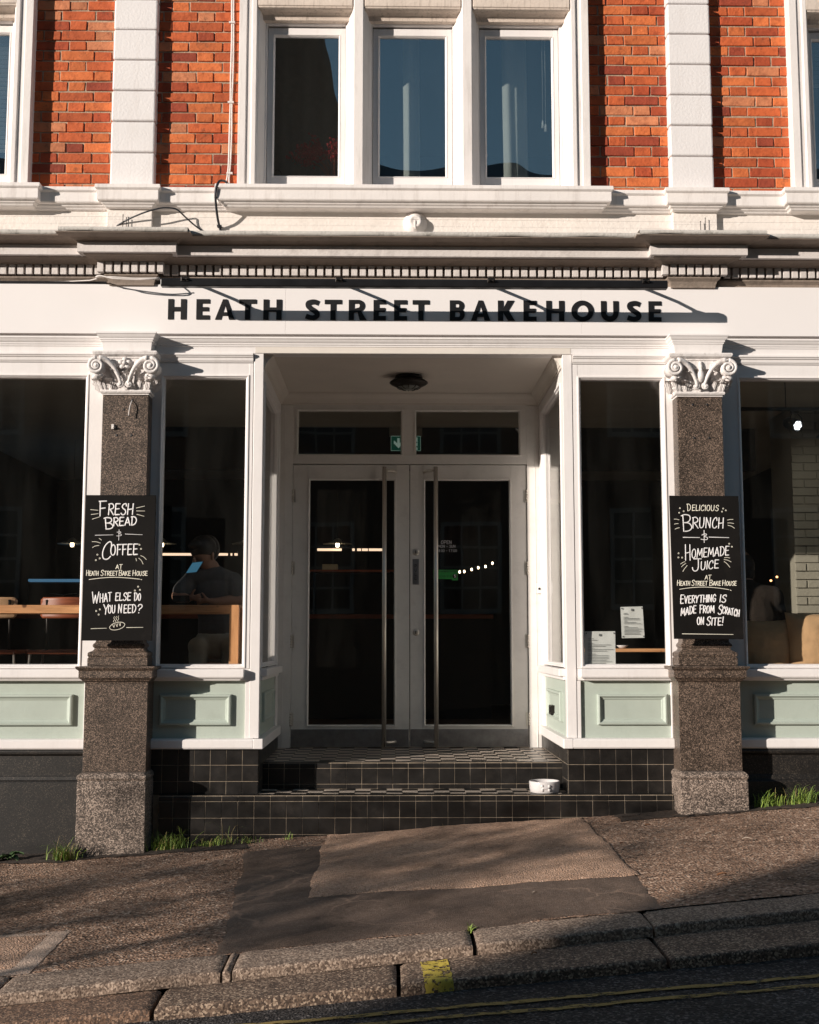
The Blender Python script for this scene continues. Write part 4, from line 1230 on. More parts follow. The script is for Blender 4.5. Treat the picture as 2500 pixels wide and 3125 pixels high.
# window table, stools, sofa cushions
tb = thing('window_table', 'long pine table with square legs behind the left windows', 'table', (-2.4,.2,-.095))
mb = MB(); mb.box(-4.2, -1.132, .067, .34, .920, .933); mb.box(-4.2, -1.1925, .065, .095, .879, .9325); mb.box(-4.2, -1.132, .31, .34, .879, .920)
add('tabletop', mb, PINE, tb, .002)
for x in (-1.162, -4.1):
    for y in (.0935, .31):
        fr_ = x > -2 and y < .2
        mb = MB(); mb.box(x-.030, x+.030, y-.0285, y+.028, -.095, .9335 if fr_ else .878)
        add('leg', mb, PINEV, tb, .003)
def stool(label, x0, x1, wmat, zb0=.86, zb1=1.014, y=.85, seat=True):
    xc = (x0+x1)/2
    t = thing('bar_stool', label, 'stool', (xc, y+.2, -.095), 'bar stools behind the window table')
    mb = MB()
    def bk(u, v):
        cr = .016
        x = x0+(x1-x0)*u; z = zb0+(zb1-zb0)*v
        edge = max(abs(u-.5)*2-.9, 0)*10; top = max(v-.85, 0)/.15
        z -= .018*(edge**2)*(1 if v > .5 else -1)*(1 if (v > .6 or v < .4) else 0)
        return (x, y+.05-.05*math.sin(u*math.pi), z)
    mb.grid(20, 10, bk); back = add('backrest', mb, wmat, t)
    so = back.modifiers.new('thickness', 'SOLIDIFY'); so.thickness = .012
    mb = MB()
    for s in (x0+.05, x1-.05): mb.tube([(s, y+.06, .62), (s, y+.055, .80), (s, y+.03, .99)], .010, 8)
    add('back_frame', mb, DARKM, t)
    mb = MB()
    sx0, sx1 = x0-.07, x1+.02
    def st(u, v): return (sx0+(sx1-sx0)*u, y-.02+.36*v, .640-.010*math.sin(u*math.pi)*math.sin(v*math.pi))
    mb.grid(14, 12, st); se = add('seat', mb, PLYR, t)
    so = se.modifiers.new('thickness', 'SOLIDIFY'); so.thickness = .030
    b_ = se.modifiers.new('bevel', 'BEVEL'); b_.width = .012; b_.segments = 3; b_.limit_method = 'ANGLE'
    for sx_, lx in ((-1, sx0+.02), (1, sx1-.02)):
        for yy in (y+.01, y+.32):
            mb = MB(); mb.tube([(lx, yy, .615), (lx+sx_*.045, yy+(-.03 if yy < y+.1 else .03), -.095)], .010, 8)
            add('leg', mb, STEEL, t)
stool('bar stool with a pale plywood back at the far left of the window', -3.15, -2.775, PLYL, y=.70, zb1=1.007)
stool('bar stool with red stained plywood back and seat beside the left column', -2.612, -2.24, PLYR, y=.70, zb1=1.007)
CUSH = M('tan_linen', (.56,.345,.18), .9, .1, 14, .35, 30)
def cushion(label, x0, x1, z0, z1, y, lean, seed, mat=CUSH):
    mb = MB()
    def f(side):
        def g(u, v):
            a, b_ = (u-.5)*2, (v-.5)*2
            th = .085*(max(0, 1-abs(a)**2.6)*max(0, 1-abs(b_)**2.6))**.45
            pin = 1-.07*(1-abs(b_)**2)*abs(a)**3; pin2 = 1-.07*(1-abs(a)**2)*abs(b_)**3
            x = (x0+x1)/2+a*(x1-x0)/2*pin; z = (z0+z1)/2+b_*(z1-z0)/2*pin2
            wr = .006*mnoise.noise((x*22+seed, z*7, seed))+.004*mnoise.noise((x*9, z*30, seed))
            return (x, y-side*th-(wr if side > 0 else 0)+lean*(z-z0), z)
        return g
    mb.grid(34, 34, f(1)); mb.grid(34, 34, f(-1))
    mb.tube([(x0+(x1-x0)*t, y+lean*(z1-z0)*0+.0, z0+.012) for t in (.1,.5,.9)], .006, 6)
    return solo('cushion', mb, mat, label, 'cushion', 'tan cushions in the right window')
cushion('tan linen cushion in the right window half in shadow next to the column', 2.14, 2.505, .47, .845, .185, .04, 3)
cushion('large tan linen cushion in full sun at the right edge of the window', 2.46, 2.96, .47, .89, .150, .03, 9)
bn = thing('window_bench', 'low dark bench under the cushions in the right window', 'bench', (3.1,.55,-.095))
mb = MB(); mb.box(2.15, 4.2, .12, .70, .40, .46); add('seat', mb, PLYR, bn, .01)
for x in (2.25, 4.1):
    mb = MB(); mb.box(x-.03, x+.03, .15, .67, -.095, .40); add('leg', mb, DARKM, bn, .003)

# lamps
GLOW = emit('warm_bulb_glow', (1.0,.78,.50), 7); GLOWS = emit('warm_led_glow', (1.0,.72,.50), 1.05); GLOWW = emit('cool_spot_glow', (.92,.97,1.0), 2.6)
SHADE = M('white_enamel_shade', (.62,.60,.52), .4, .05, 5)
def pendant(label, x, y, z, r=.15, bulb=True):
    t = thing('pendant_lamp', label, 'lamp', (x, y, z), 'white disc pendant lamps inside the shop')
    mb = MB(); mb.lathe([(.012,.06),(.03,.05),(.05,.025),(r*.7,.012),(r,.0),(r*.98,-.003),(r*.6,.006),(.02,.012)], (x,y,z), 32); add('lamp_shade', mb, SHADE, t)
    mb = MB(); mb.tube([(x,y,z+.05),(x,y,2.76)], .003, 6); add('cord', mb, BLACK, t)
    if bulb:
        mb = MB(); mb.lathe([(0,.012),(.018,.008),(.02,-.012),(.016,-.03),(0,-.034)], (x,y,z), 14); add('bulb', mb, GLOW, t)
pendant('lit disc pendant lamp seen through the left shop window beside the column', -3.40, 4.5, 1.69)
pendant('lit disc pendant lamp at the left edge of the left bay window', -2.485, 4.5, 1.69)
pendant('unlit disc pendant lamp cut off by the right edge of the left bay window', -1.62, 4.5, 1.69, bulb=False)
pendant('lit disc pendant lamp seen through the left door glass', -.69, 4.5, 1.69)
pendant('large pale disc pendant lamp behind the right bay window', 1.27, 3.0, 1.95, r=.20, bulb=False)
for lb, x0, x1, z in (('long warm strip light behind the seated person', -2.75, -1.72, 1.587), ('warm strip light seen through the left door glass', -.90, -.19, 1.637)):
    t = thing('strip_light', lb, 'light', ((x0+x1)/2, 4.55, z), 'warm strip lights over the counter')
    mb = MB(); mb.box(x0, x1, 4.545, 4.60, z+.012, z+.03); add('housing', mb, DARKM, t)
    mb = MB()
    cuts = ((x0, x1-.10), (x1-.07, x1-.055), (x1-.03, x1)) if x0 < -1 else ((x0, x0+.25), (x0+.36, x0+.385), (x0+.41, x0+.45), (x0+.46, x0+.52), (x0+.53, x1))
    for a, b_ in cuts: mb.box(a, b_, 4.55, 4.575, z-.012, z+.012)
    add('tube', mb, GLOWS, t)
for i, (x, z) in enumerate(((.475,1.319),(.517,1.322),(.583,1.341),(.643,1.357),(.708,1.368),(.771,1.398))):
    mb = MB(); mb.ball((x, 3.0+.25*(5-i)*.0, z), .009, .009, .013, 8, 6)
    solo('string_bulb', mb, GLOW, 'small lit bulb in the rising row seen through the right door glass', 'bulb', 'row of small lit bulbs')
for lb, x, z in (('lower of two amber lights deep inside the right shop window', 2.95, 1.19), ('upper of two amber lights deep inside the right shop window', 3.00, 1.22)):
    mb = MB(); mb.ball((x, 1.95, z), .010, .008, .009, 8, 6); solo('amber_light', mb, emit('amber_glow', (1,.45,.18), 3), lb, 'light')
tk = thing('track_spotlight', 'black track spotlight with a lit white lens in the right shop window', 'spotlight', (2.97,1.3,2.48))
mb = MB(); mb.box(2.2, 4.3, 1.285, 1.315, 2.466, 2.492); add('track', mb, GUN, tk)
for x in (2.9, 4.0):
    mb = MB(); mb.tube([(x,1.30,2.49),(x,1.3,2.77)], .004, 6); add('hanger', mb, GUN, tk)
mb = MB(); mb.box(2.935, 2.995, 1.285, 1.315, 2.446, 2.466); add('adapter', mb, GUN, tk, .002)
mb = MB(); mb.tube(smooth([(2.945,1.3,2.446),(2.935,1.3,2.41),(2.955,1.3,2.365)], 4), .004, 6); mb.tube(smooth([(2.985,1.3,2.446),(3.02,1.3,2.41),(3.022,1.3,2.36)], 4), .004, 6); add('yoke', mb, GUN, tk)
ax = Vector((.32,-.80,-.32)).normalized(); c0 = Vector((2.955,1.34,2.372)); rot = ax.to_track_quat('Z','Y').to_matrix()
def lat(mb, prof, n=24):
    vs_ = []; fs = []
    for r_, h in prof:
        for k in range(n): vs_.append(c0+rot @ Vector((math.cos(2*math.pi*k/n)*r_, math.sin(2*math.pi*k/n)*r_, h)))
    for i in range(len(prof)-1):
        for k in range(n): l = (k+1) % n; fs.append((i*n+k, i*n+l, (i+1)*n+l, (i+1)*n+k))
    fs.append(tuple(range((len(prof)-1)*n, len(prof)*n)))
    mb.add(vs_, fs, True)
mb = MB(); lat(mb, [(.0,-.06),(.04,-.058),(.045,-.04),(.047,.075),(.043,.076),(.042,.068),(.0,.067)]); add('lamp_head', mb, GUN, tk)
mb = MB()
for k in range(7):
    a = k*math.pi/3; r_ = 0 if k == 6 else .025
    c1 = c0+rot @ Vector((math.cos(a)*r_, math.sin(a)*r_, .072)); mb.ball(c1, .0115, nu=8, nv=6)
add('lens', mb, GLOWW, tk)
t2 = thing('track_spotlight', 'second black track spotlight just at the right edge of the photo', 'spotlight', (3.22,1.3,2.40))
mb = MB(); mb.box(3.19, 3.25, 1.285, 1.3149, 2.446, 2.4655); mb.tube([(3.22,1.3,2.446),(3.22,1.3,2.36)], .006, 8); add('adapter', mb, GUN, t2, .002)
mb = MB(); mb.tube([(3.19,1.26,2.345),(3.25,1.38,2.30)], [.045,.047], 20); mb.box(3.13, 3.16, 1.22, 1.30, 2.25, 2.27); add('lamp_head', mb, GUN, t2)
sl = bpy.data.lights.new('spot_lamp', 'SPOT'); sl.energy = 9; sl.spot_size = R(95); sl.spot_blend = .6; sl.shadow_soft_size = .03; sl.color = (1.0,.95,.82)
so_ = bpy.data.objects.new('spot_lamp', sl); COL.objects.link(so_); so_.parent = t2; so_.location = Vector((3.26,1.42,2.29))-t2.location
so_.rotation_euler = Vector((.45,1.0,-.75)).to_track_quat('-Z','Y').to_euler()
# exit sign
EXG = emit('exit_sign_green', (.006,.07,.045), .25); EXW = emit('exit_sign_pale', (.55,.75,.65), .16)
ex = thing('exit_sign', 'green emergency exit sign with arrow and doorway hanging behind the transom', 'sign', (-.015,2.6,2.35))
mb = MB(); mb.box(-.145, .115, 2.6, 2.61, 2.355, 2.486); add('panel', mb, EXG, ex)
mb = MB(); mb.box(-.16, .13, 2.59, 2.66, 2.486, 2.56); add('housing', mb, M('sign_housing', (.25,.24,.2), .6), ex, .004)
mb = MB()
for a, b_, q, r_ in ((-.145,.115,2.486,2.4835),(-.145,.115,2.3575,2.355),(-.145,-.1425,2.3575,2.4835),(.1125,.115,2.3575,2.4835)): mb.box(a, b_, 2.5975, 2.6005, min(q,r_), max(q,r_))
def exq(x, y): return (-.145+(x-360)*.000347, 2.486-(y-1745)*.000350)
mb.poly([[exq(*p) for p in ((520,1800),(580,1800),(580,1930),(655,1868),(655,1940),(552,2056),(430,1930),(436,1858),(520,1930))][::-1]], 2.5972, .003)
mb.poly([[exq(*p) for p in ((885,1780),(1030,1780),(1030,2095),(885,2095))][::-1]], 2.5974, .003)
add('arrow_symbol', mb, EXW, ex)
mb = MB()
def man(*pts, r_=.006): mb.tube([(exq(*p)[0], 2.5965, exq(*p)[1]) for p in pts], r_, 6, flat=.2)
mb.ball((exq(925,1830)[0], 2.5965, exq(925,1830)[1]), .010, .002, .010)
man((930,1870),(960,1960), r_=.011); man((945,1880),(985,1880),(1015,1920)); man((930,1880),(900,1930)); man((958,1960),(985,2010),(1060,2030)); man((955,1960),(930,2030),(885,2035))
add('running_figure', mb, EXG, ex)
# espresso machine and counter
ct = thing('counter', 'dark counter at the back of the shop', 'counter', (-2.4,4.9,-.095))
mb = MB(); mb.box(-4.3, .9, 4.7, 5.3, -.095, .93); add('front', mb, WALLD, ct); mb = MB(); mb.box(-4.32, .92, 4.66, 5.3, .931, .975); add('worktop', mb, PLYR, ct, .004)
em = thing('espresso_machine', 'black espresso machine with a painted blue sky reflection along its top', 'coffee machine', (-3.55,4.98,.976))
mb = MB(); mb.box(-3.93, -3.15, 4.8, 5.2, 1.02, 1.315); add('body', mb, BLACK, em, .02); mb = MB(); mb.box(-3.925, -3.155, 4.79, 5.19, 1.317, 1.345); add('reflection_strip', mb, emit('blue_reflection_glow', (.09,.22,.36), .55), em, .008)  # sky reflected in the chrome top, put in as a weak blue glow
for x in (-3.86, -3.22):
    mb = MB(); mb.box(x-.03, x+.03, 4.86, 5.14, .976, 1.02); add('foot', mb, STEEL, em, .005)
mb = MB()
mb.tube([(-3.70,4.787,1.195),(-3.62,4.787,1.187),(-3.555,4.787,1.175),(-3.49,4.787,1.187),(-3.41,4.787,1.195)], [.001,.003,.006,.003,.001], 6); add('wing_emblem', mb, STEEL, em)
# shelf behind counter with boxes (seen dimly through the door)
sh2 = thing('wall_shelf', 'dark wall shelf under the strip light behind the left door', 'shelf', (-.6,4.72,1.42)); mb = MB(); mb.box(-1.0, -.1, 4.72, 4.95, 1.42, 1.44); add('board', mb, PLYR, sh2); mb = MB(); mb.box(-.98,-.95,4.75,5.0,.975,1.42); mb.box(-.15,-.12,4.75,5.0,.975,1.42); add('upright', mb, DARKM, sh2)
solo('storage_box', MB().box(-.86, -.70, 4.75, 4.9, 1.4405, 1.50), M('pale_box', (.4,.38,.25), .7), 'pale box on the shelf seen through the left door glass', 'box', bevel=.004)
# low table with pots seen in the right bay
st_ = thing('side_table', 'small wooden side table behind the menus in the right bay window', 'table', (1.62,1.3,-.095))
mb = MB(); mb.box(1.3, 2.1, 1.1, 1.6, .62, .645); add('tabletop', mb, PINE, st_, .003)
for x in (1.34, 2.06):
    for y in (1.14, 1.56):
        mb = MB(); mb.tube([(x,y,-.095),(x,y,.62)], .018, 8); add('leg', mb, DARKM, st_)
solo('pot', MB().lathe([(.03,0),(.036,.07),(.033,.085),(.028,.085),(.028,.02),(0,.015)], (1.48,1.3,.646), 20), PINE, 'small brown pot on the side table in the right bay window', 'pot')
solo('dish', MB().lathe([(.02,0),(.045,.022),(.043,.024),(.018,.006),(0,.006)], (1.60,1.3,.646), 20), CERA, 'small white dish on the side table in the right bay window', 'dish')

# ------------------------------------------------------------------ people
SKIN = M('skin', (.30,.165,.11), .55, .08, 12); HAIR = M('dark_hair', (.012,.009,.008), .5, .3, 30)
def skinned(name, nodes, links, mat, parent, voxel=.0055, wrinkle=0.0):
    """one continuous body: tapered limbs and torso sections fused by a voxel remesh and smoothed"""
    mb = MB()
    def rad(k):
        r_ = nodes[k][3]; return (r_[0], r_[1]) if isinstance(r_, tuple) else (r_, r_)
    for a, b_ in links:
        pa, pb = Vector(nodes[a][:3]), Vector(nodes[b_][:3]); ra, rb = rad(a), rad(b_)
        ln = (pb-pa).length; n = max(2, int(ln/.012))
        for i in range(n+1):
            t = i/n; e = t*t*(3-2*t)
            rx = ra[0]+(rb[0]-ra[0])*e; ry = ra[1]+(rb[1]-ra[1])*e; p = pa.lerp(pb, t)
            rz = min(rx, ry)
            if wrinkle:
                w = 1+wrinkle*mnoise.noise((p.x*18, p.y*18, p.z*34)); rx *= w; ry *= w
            mb.ball(p, rx, ry, rz, 10 if rx < .02 else 16, 6 if rx < .02 else 10)
    o = add(name, mb, mat, parent)
    rm = o.modifiers.new('fuse', 'REMESH'); rm.mode = 'VOXEL'; rm.voxel_size = voxel; rm.use_smooth_shade = True
    sm = o.modifiers.new('smooth', 'SMOOTH'); sm.factor = .5; sm.iterations = 4
    return o
def face(root, c, fw, sc=1.0):
    """eyes, nose, mouth, ears on a head at c looking along fw"""
    fw = Vector(fw).normalized(); rt = fw.cross(Vector((0,0,1))).normalized(); up = rt.cross(fw)
    def q(a, b_, d): return Vector(c)+rt*a*sc+up*b_*sc+fw*d*sc
    return q
def slim(nodes):
    out = {}
    for k, (x, y, z, r_) in nodes.items():
        f = .72 if k in ('pelvis','waist','chest','sh','shL','shR','hipL','hipR','knL','knR') else 1
        out[k] = (x, y, z, tuple(q*f for q in r_) if isinstance(r_, tuple) else r_*f)
    return out
def finger(nodes, links, base, hand, d, spread, n, ln, r_, curl, idx):
    d = Vector(d).normalized(); p = Vector(hand)
    prev = base
    for k in range(3):
        d = (d+Vector(curl)*(.35*(k+1))).normalized()
        p = p+d*ln*(1.0-.18*k); key = f'f{idx}_{k}'
        nodes[key] = (p.x, p.y, p.z, r_*(1-.12*k)); links.append((prev, key)); prev = key
# --- the person at the window table, head bowed, facing left and to the front
pl = thing('person', 'person in a dark grey t-shirt bowed over a phone at the window table', 'person', (-1.47,1.35,-.095))
nd = {'pelvis': (-1.327,0.561,0.700,(.15,.12)), 'waist': (-1.336,0.550,0.848,(.14,.10)), 'chest': (-1.354,0.530,1.033,(.16,.11)), 'sh': (-1.364,0.519,1.135,(.13,.08)), 'neck': (-1.381,0.509,1.209,.052),
 'chin': (-1.423,0.486,1.242,(.050,.055)), 'head': (-1.432,0.486,1.297,(.078,.095)), 'crown': (-1.423,0.491,1.353,(.066,.08)), 
 'shL': (-1.514,0.509,1.126,.060), 'elL': (-1.596,0.457,1.006,.045), 'wrL': (-1.523,0.415,0.987,.028), 'haL': (-1.496,0.400,0.992,(.030,.017)),
 'shR': (-1.231,0.522,1.117,.062), 'elR': (-1.185,0.467,0.978,.045), 'wrR': (-1.345,0.415,0.964,.028), 'haR': (-1.391,0.405,0.973,(.030,.017)),
 'hipL': (-1.409,0.545,0.663,.085), 'knL': (-1.454,0.447,0.663,.062), 'anL': (-1.436,0.473,0.200,.042), 'toL': (-1.445,0.441,0.172,.035),
 'hipR': (-1.254,0.550,0.663,.085), 'knR': (-1.227,0.452,0.663,.062), 'anR': (-1.236,0.478,0.200,.042), 'toR': (-1.236,0.447,0.172,.035)}
lk = [('pelvis','waist'),('waist','chest'),('chest','sh'),('sh','neck'),('neck','chin'),('chin','head'),('head','crown'),('sh','shL'),('shL','elL'),('elL','wrL'),('wrL','haL'),('sh','shR'),('shR','elR'),('elR','wrR'),('wrR','haR'),
 ('pelvis','hipL'),('hipL','knL'),('knL','anL'),('anL','toL'),('pelvis','hipR'),('hipR','knR'),('knR','anR'),('anR','toR')]
for i in range(4): finger(nd, lk, 'haL', nd['haL'][:3], (.6,-.5,.35-.25*i), 0, 3, .030, .0085, (.35,.25,.0), i)
finger(nd, lk, 'haL', nd['haL'][:3], (.1,-.3,.9), 0, 3, .026, .009, (.35,0,0), 4)
for i in range(4): finger(nd, lk, 'haR', nd['haR'][:3], (-.8,-.2,.3-.22*i), 0, 3, .029, .0085, (-.1,.35,.0), 5+i)
finger(nd, lk, 'haR', nd['haR'][:3], (-.3,-.2,.9), 0, 3, .026, .009, (-.3,0,0), 9)
skinned('body', slim(nd), lk, SKIN, pl)
TEE = M('grey_tshirt', (.085,.083,.086), .9, .15, 12, .4, 25); TROU = M('pale_trousers', (.42,.42,.36), .9, .12, 14, .5, 22)
def inflate(nodes, keys, d, over=None):
    out = {}
    for k in keys:
        x, y, z, r_ = nodes[k]; r_ = tuple(q+d for q in r_) if isinstance(r_, tuple) else r_+d
        out[k] = (x, y, z, r_)
    out.update(over or {})
    return out
tk_ = ['chest','waist','pelvis','sh','shL','shR']
ov = {'slL': (-1.575,0.470,1.038,.064), 'slR': (-1.204,0.486,1.024,.064), 'col': (-1.377,0.513,1.177,.060)}
skinned('shirt', inflate(nd, tk_, -.004, ov), [('chest','waist'),('waist','pelvis'),('chest','sh'),('sh','shL'),('sh','shR'),('shL','slL'),('shR','slR'),('sh','col')], TEE, pl, .008, .10)
tr_ = ['pelvis','hipL','knL','hipR','knR','anL','anR']
skinned('trousers', inflate(nd, tr_, .004), [('pelvis','hipL'),('hipL','knL'),('pelvis','hipR'),('hipR','knR'),('knL','anL'),('knR','anR')], TROU, pl, .008, .10)
fw = Vector((-.55,-.75,-.30))
q = face(pl, (-1.432,0.483,1.288), fw)
mb = MB(); mb.ball(q(0,.045,-.012), .094, .104, .092, 16, 12); mb.ball(q(0,.03,-.05), .084, .075, .10, 14, 10); mb.ball(q(.0,.075,.03), .07, .07, .045, 12, 8); add('hair', mb, HAIR, pl)
mb = MB()
for s in (-1, 1): mb.ball(q(s*.030,.002,.062), .010, .010, .008, 8, 6)
add('eye', mb, HAIR, pl)
mb = MB(); mb.ball(q(0,-.018,.098), .013, .016, .026, 10, 8); mb.ball(q(.082,-.01,.0), .012, .02, .032, 8, 6); mb.ball(q(-.082,-.01,.0), .012, .02, .032, 8, 6); add('nose_and_ears', mb, SKIN, pl)
mb = MB(); mb.ball(q(0,-.055,.080), .024, .010, .008, 10, 6); add('mouth', mb, M('lips', (.30,.12,.10), .5), pl)
SCR = M('glossy_phone_screen', (.012,.05,.09), .03, .1, 5, metal=.0, spec=1.0)
ph = thing('phone', 'phone with a painted blue screen reflection held up in front of the person', 'phone', (-1.478,.395,1.16))
mb = MB()
def ptilt(p): return (-1.478+p[0]*.93+p[2]*.5, .395+p[1]-p[2]*.25, 1.198+p[2]*.75+p[0]*.10)
v = []
for y in (0, .009):
    for x, z in ((-.042,-.05),(.042,-.05),(.042,.05),(-.042,.05)): v.append(ptilt((x, y, z)))
mb.add(v, [(0,1,2,3),(7,6,5,4),(1,0,4,5),(2,1,5,6),(3,2,6,7),(0,3,7,4)]); add('case', mb, BLACK, ph, .003)
mb = MB(); mb.add([ptilt((x, -.0012, z)) for x, z in ((-.038,-.046),(.038,-.046),(.038,.046),(-.038,.046))], [(0,1,2,3)]); add('screen', mb, emit('blue_screen_reflection', (.04,.13,.20), .8), ph)  # reflection on the screen is given as blue emission
dp = thing('phone', 'dark phone held low in both hands over the table edge', 'phone', (-1.55,.34,.962))
mb = MB(); mb.add([(-1.62,.36,1.005),(-1.50,.305,1.005),(-1.495,.31,.962),(-1.615,.365,.962),(-1.618,.372,1.006),(-1.496,.317,1.006),(-1.49,.322,.963),(-1.612,.377,.963)], [(0,1,2,3),(7,6,5,4),(1,0,4,5),(2,1,5,6),(3,2,6,7),(0,3,7,4)]); add('case', mb, GUN, dp, .003)
# stool under the person
ps = thing('bar_stool', 'dark bar stool under the person at the window table', 'stool', (-1.32,.57,-.095), 'bar stools behind the window table')
mb = MB(); mb.lathe([(0,.0),(.17,.0),(.18,.012),(.17,.028),(0,.03)], (-1.32,.57,.52), 24); add('seat', mb, PLYR, ps)
for a in (45,135,225,315):
    mb = MB(); mb.tube([(-1.32+.1*math.cos(R(a)),.57+.1*math.sin(R(a)),.52),(-1.32+.19*math.cos(R(a)),.57+.19*math.sin(R(a)),-.095)], .011, 8); add('leg', mb, DARKM, ps)
# --- the person in brown seen from behind on the right
pr = thing('person', 'person in a brown jacket seen from behind in the right shop window', 'person', (2.50,1.15,-.095))
nd = {'pelvis': (2.50,1.10,.50,(.17,.12)), 'waist': (2.50,1.10,.66,(.15,.11)), 'chest': (2.50,1.08,.88,(.19,.12)), 'sh': (2.49,1.07,1.03,(.15,.085)), 'neck': (2.485,1.08,1.13,.055), 'head0': (2.475,1.12,1.19,(.065,.075)), 'head': (2.47,1.13,1.25,(.078,.09)), 'crown': (2.47,1.12,1.31,(.062,.072)),
 'shL': (2.31,1.08,1.02,.07), 'elL': (2.24,1.2,.80,.052), 'wrL': (2.33,1.42,.76,.032), 'haL': (2.37,1.50,.765,(.032,.018)), 'shR': (2.67,1.08,1.02,.07), 'elR': (2.745,1.18,.80,.054), 'wrR': (2.66,1.42,.76,.032), 'haR': (2.62,1.50,.765,(.032,.018)),
 'hipL': (2.41,1.16,.46,.09), 'knL': (2.38,1.58,.46,.065), 'anL': (2.38,1.55,.0,.045), 'toL': (2.38,1.68,-.05,.035), 'hipR': (2.59,1.16,.46,.09), 'knR': (2.62,1.58,.46,.065), 'anR': (2.62,1.55,.0,.045), 'toR': (2.62,1.68,-.05,.035)}
lk2 = [('pelvis','waist'),('waist','chest'),('chest','sh'),('sh','neck'),('neck','head0'),('head0','head'),('head','crown'),('sh','shL'),('shL','elL'),('elL','wrL'),('wrL','haL'),('sh','shR'),('shR','elR'),('elR','wrR'),('wrR','haR'),('pelvis','hipL'),('hipL','knL'),('knL','anL'),('anL','toL'),('pelvis','hipR'),('hipR','knR'),('knR','anR'),('anR','toR')]
for i in range(4): finger(nd, lk2, 'haL', nd['haL'][:3], (.3-.18*i,.9,-.1), 0, 3, .03, .0085, (.0,0,-.35), i); finger(nd, lk2, 'haR', nd['haR'][:3], (-.3+.18*i,.9,-.1), 0, 3, .03, .0085, (0,0,-.35), 5+i)
finger(nd, lk2, 'haL', nd['haL'][:3], (.8,.4,0), 0, 3, .026, .009, (0,.3,0), 4); finger(nd, lk2, 'haR', nd['haR'][:3], (-.8,.4,0), 0, 3, .026, .009, (0,.3,0), 9)
skinned('body', slim(nd), lk2, SKIN, pr)
JACK = M('brown_jacket', (.022,.014,.009), .9, .15, 12, .4, 25)
skinned('jacket', inflate(nd, ['chest','waist','pelvis','sh','shL','shR','elL','elR','wrL','wrR'], .018, {'collar': (2.485,1.08,1.10,.072)}), [('chest','waist'),('waist','pelvis'),('chest','sh'),('sh','collar'),('sh','shL'),('shL','elL'),('elL','wrL'),('sh','shR'),('shR','elR'),('elR','wrR')], JACK, pr, .009, .10)
skinned('trousers', inflate(nd, ['pelvis','hipL','knL','hipR','knR','anL','anR'], .014), [('pelvis','hipL'),('hipL','knL'),('pelvis','hipR'),('hipR','knR'),('knL','anL'),('knR','anR')], WALLD, pr, .009, .08)
mb = MB(); mb.ball((2.47,1.12,1.26), .092, .102, .098, 16, 12); mb.ball((2.475,1.085,1.20), .08, .06, .075, 14, 10); add('hair', mb, HAIR, pr)
q = face(pr, (2.47,1.13,1.25), (.1,1,0)); mb = MB(); mb.ball(q(0,-.018,.098), .013, .016, .026, 10, 8); mb.ball(q(.084,-.01,.0), .012, .02, .032, 8, 6); mb.ball(q(-.084,-.01,.0), .012, .02, .032, 8, 6); add('nose_and_ears', mb, SKIN, pr)
mb = MB()
for s in (-1, 1): mb.ball(q(s*.034,.004,.083), .012, .012, .009, 8, 6)
add('eye', mb, CERA, pr)
cr = thing('chair', 'dark chair under the person in the brown jacket', 'chair', (2.5,1.15,-.095))
mb = MB(); mb.box(2.28, 2.72, .98, 1.40, .34, .375); add('seat', mb, PLYR, cr, .008)
for x in (2.3, 2.7):
    for y in (1.0, 1.38):
        mb = MB(); mb.tube([(x,y,-.095),(x,y,.34)], .014, 8); add('leg', mb, DARKM, cr)

# ------------------------------------------------------------------ things on the upper window ledges
CURT = M('off_white_curtain', (.68,.66,.62), .9, .05, 8, .2, 30); CURTD = M('grey_curtain', (.16,.16,.15), .95, .1, 6, .2, 30)
def curtain(label, x0, x1, y, z0, z1, mat, k):
    mb = MB(); n = max(8, int((x1-x0)/.012))
    mb.grid(n, 24, lambda u, v: (x0+(x1-x0)*u+.006*math.sin(v*3+k), y+.016*math.sin((x0+(x1-x0)*u)*k)+.006*mnoise.noise((u*6, v*2, k)), z0+(z1-z0)*v))
    o = solo('curtain', mb, mat, label, 'curtain'); so = o.modifiers.new('thickness', 'SOLIDIFY'); so.thickness = .003; return o
curtain('dark grey curtain filling the left light of the upper window', -1.3, -.42, .62, 3.4, 5.3, CURTD, 42)
curtain('narrow off white curtain in the middle light of the upper window', -.065, .05, .50, 3.4, 5.3, CURT, 70)
curtain('off white curtain strip in the right light of the upper window', .655, .83, .50, 3.4, 5.3, CURT, 52)
ws = M('ledge_paint', (.5,.48,.46), .5)
mb = MB(); mb.box(-1.02, 1.05, .26, .42, 3.70, 3.775); bpart('inner_ledge', mb, ws, .003)
vz = thing('flower_vase', 'clear vase of dried red flowers on the ledge of the left upper light', 'vase', (-.545,.33,3.776))
VG = glass_mat('vase_glass', 1.5)
mb = MB(); mb.lathe([(.0,.0),(.034,.0),(.038,.01),(.036,.12),(.044,.22),(.041,.22),(.033,.12),(.034,.015),(0,.012)], (-.545,.33,3.777), 24); add('glass', mb, VG, vz)
STEM = M('red_brown_stem', (.38,.09,.04), .7, .2, 20); BERRY = M('dried_red_flower', (.50,.018,.03), .75, .4, 40)
st = MB(); bl = MB(); rnd = random.Random(11)
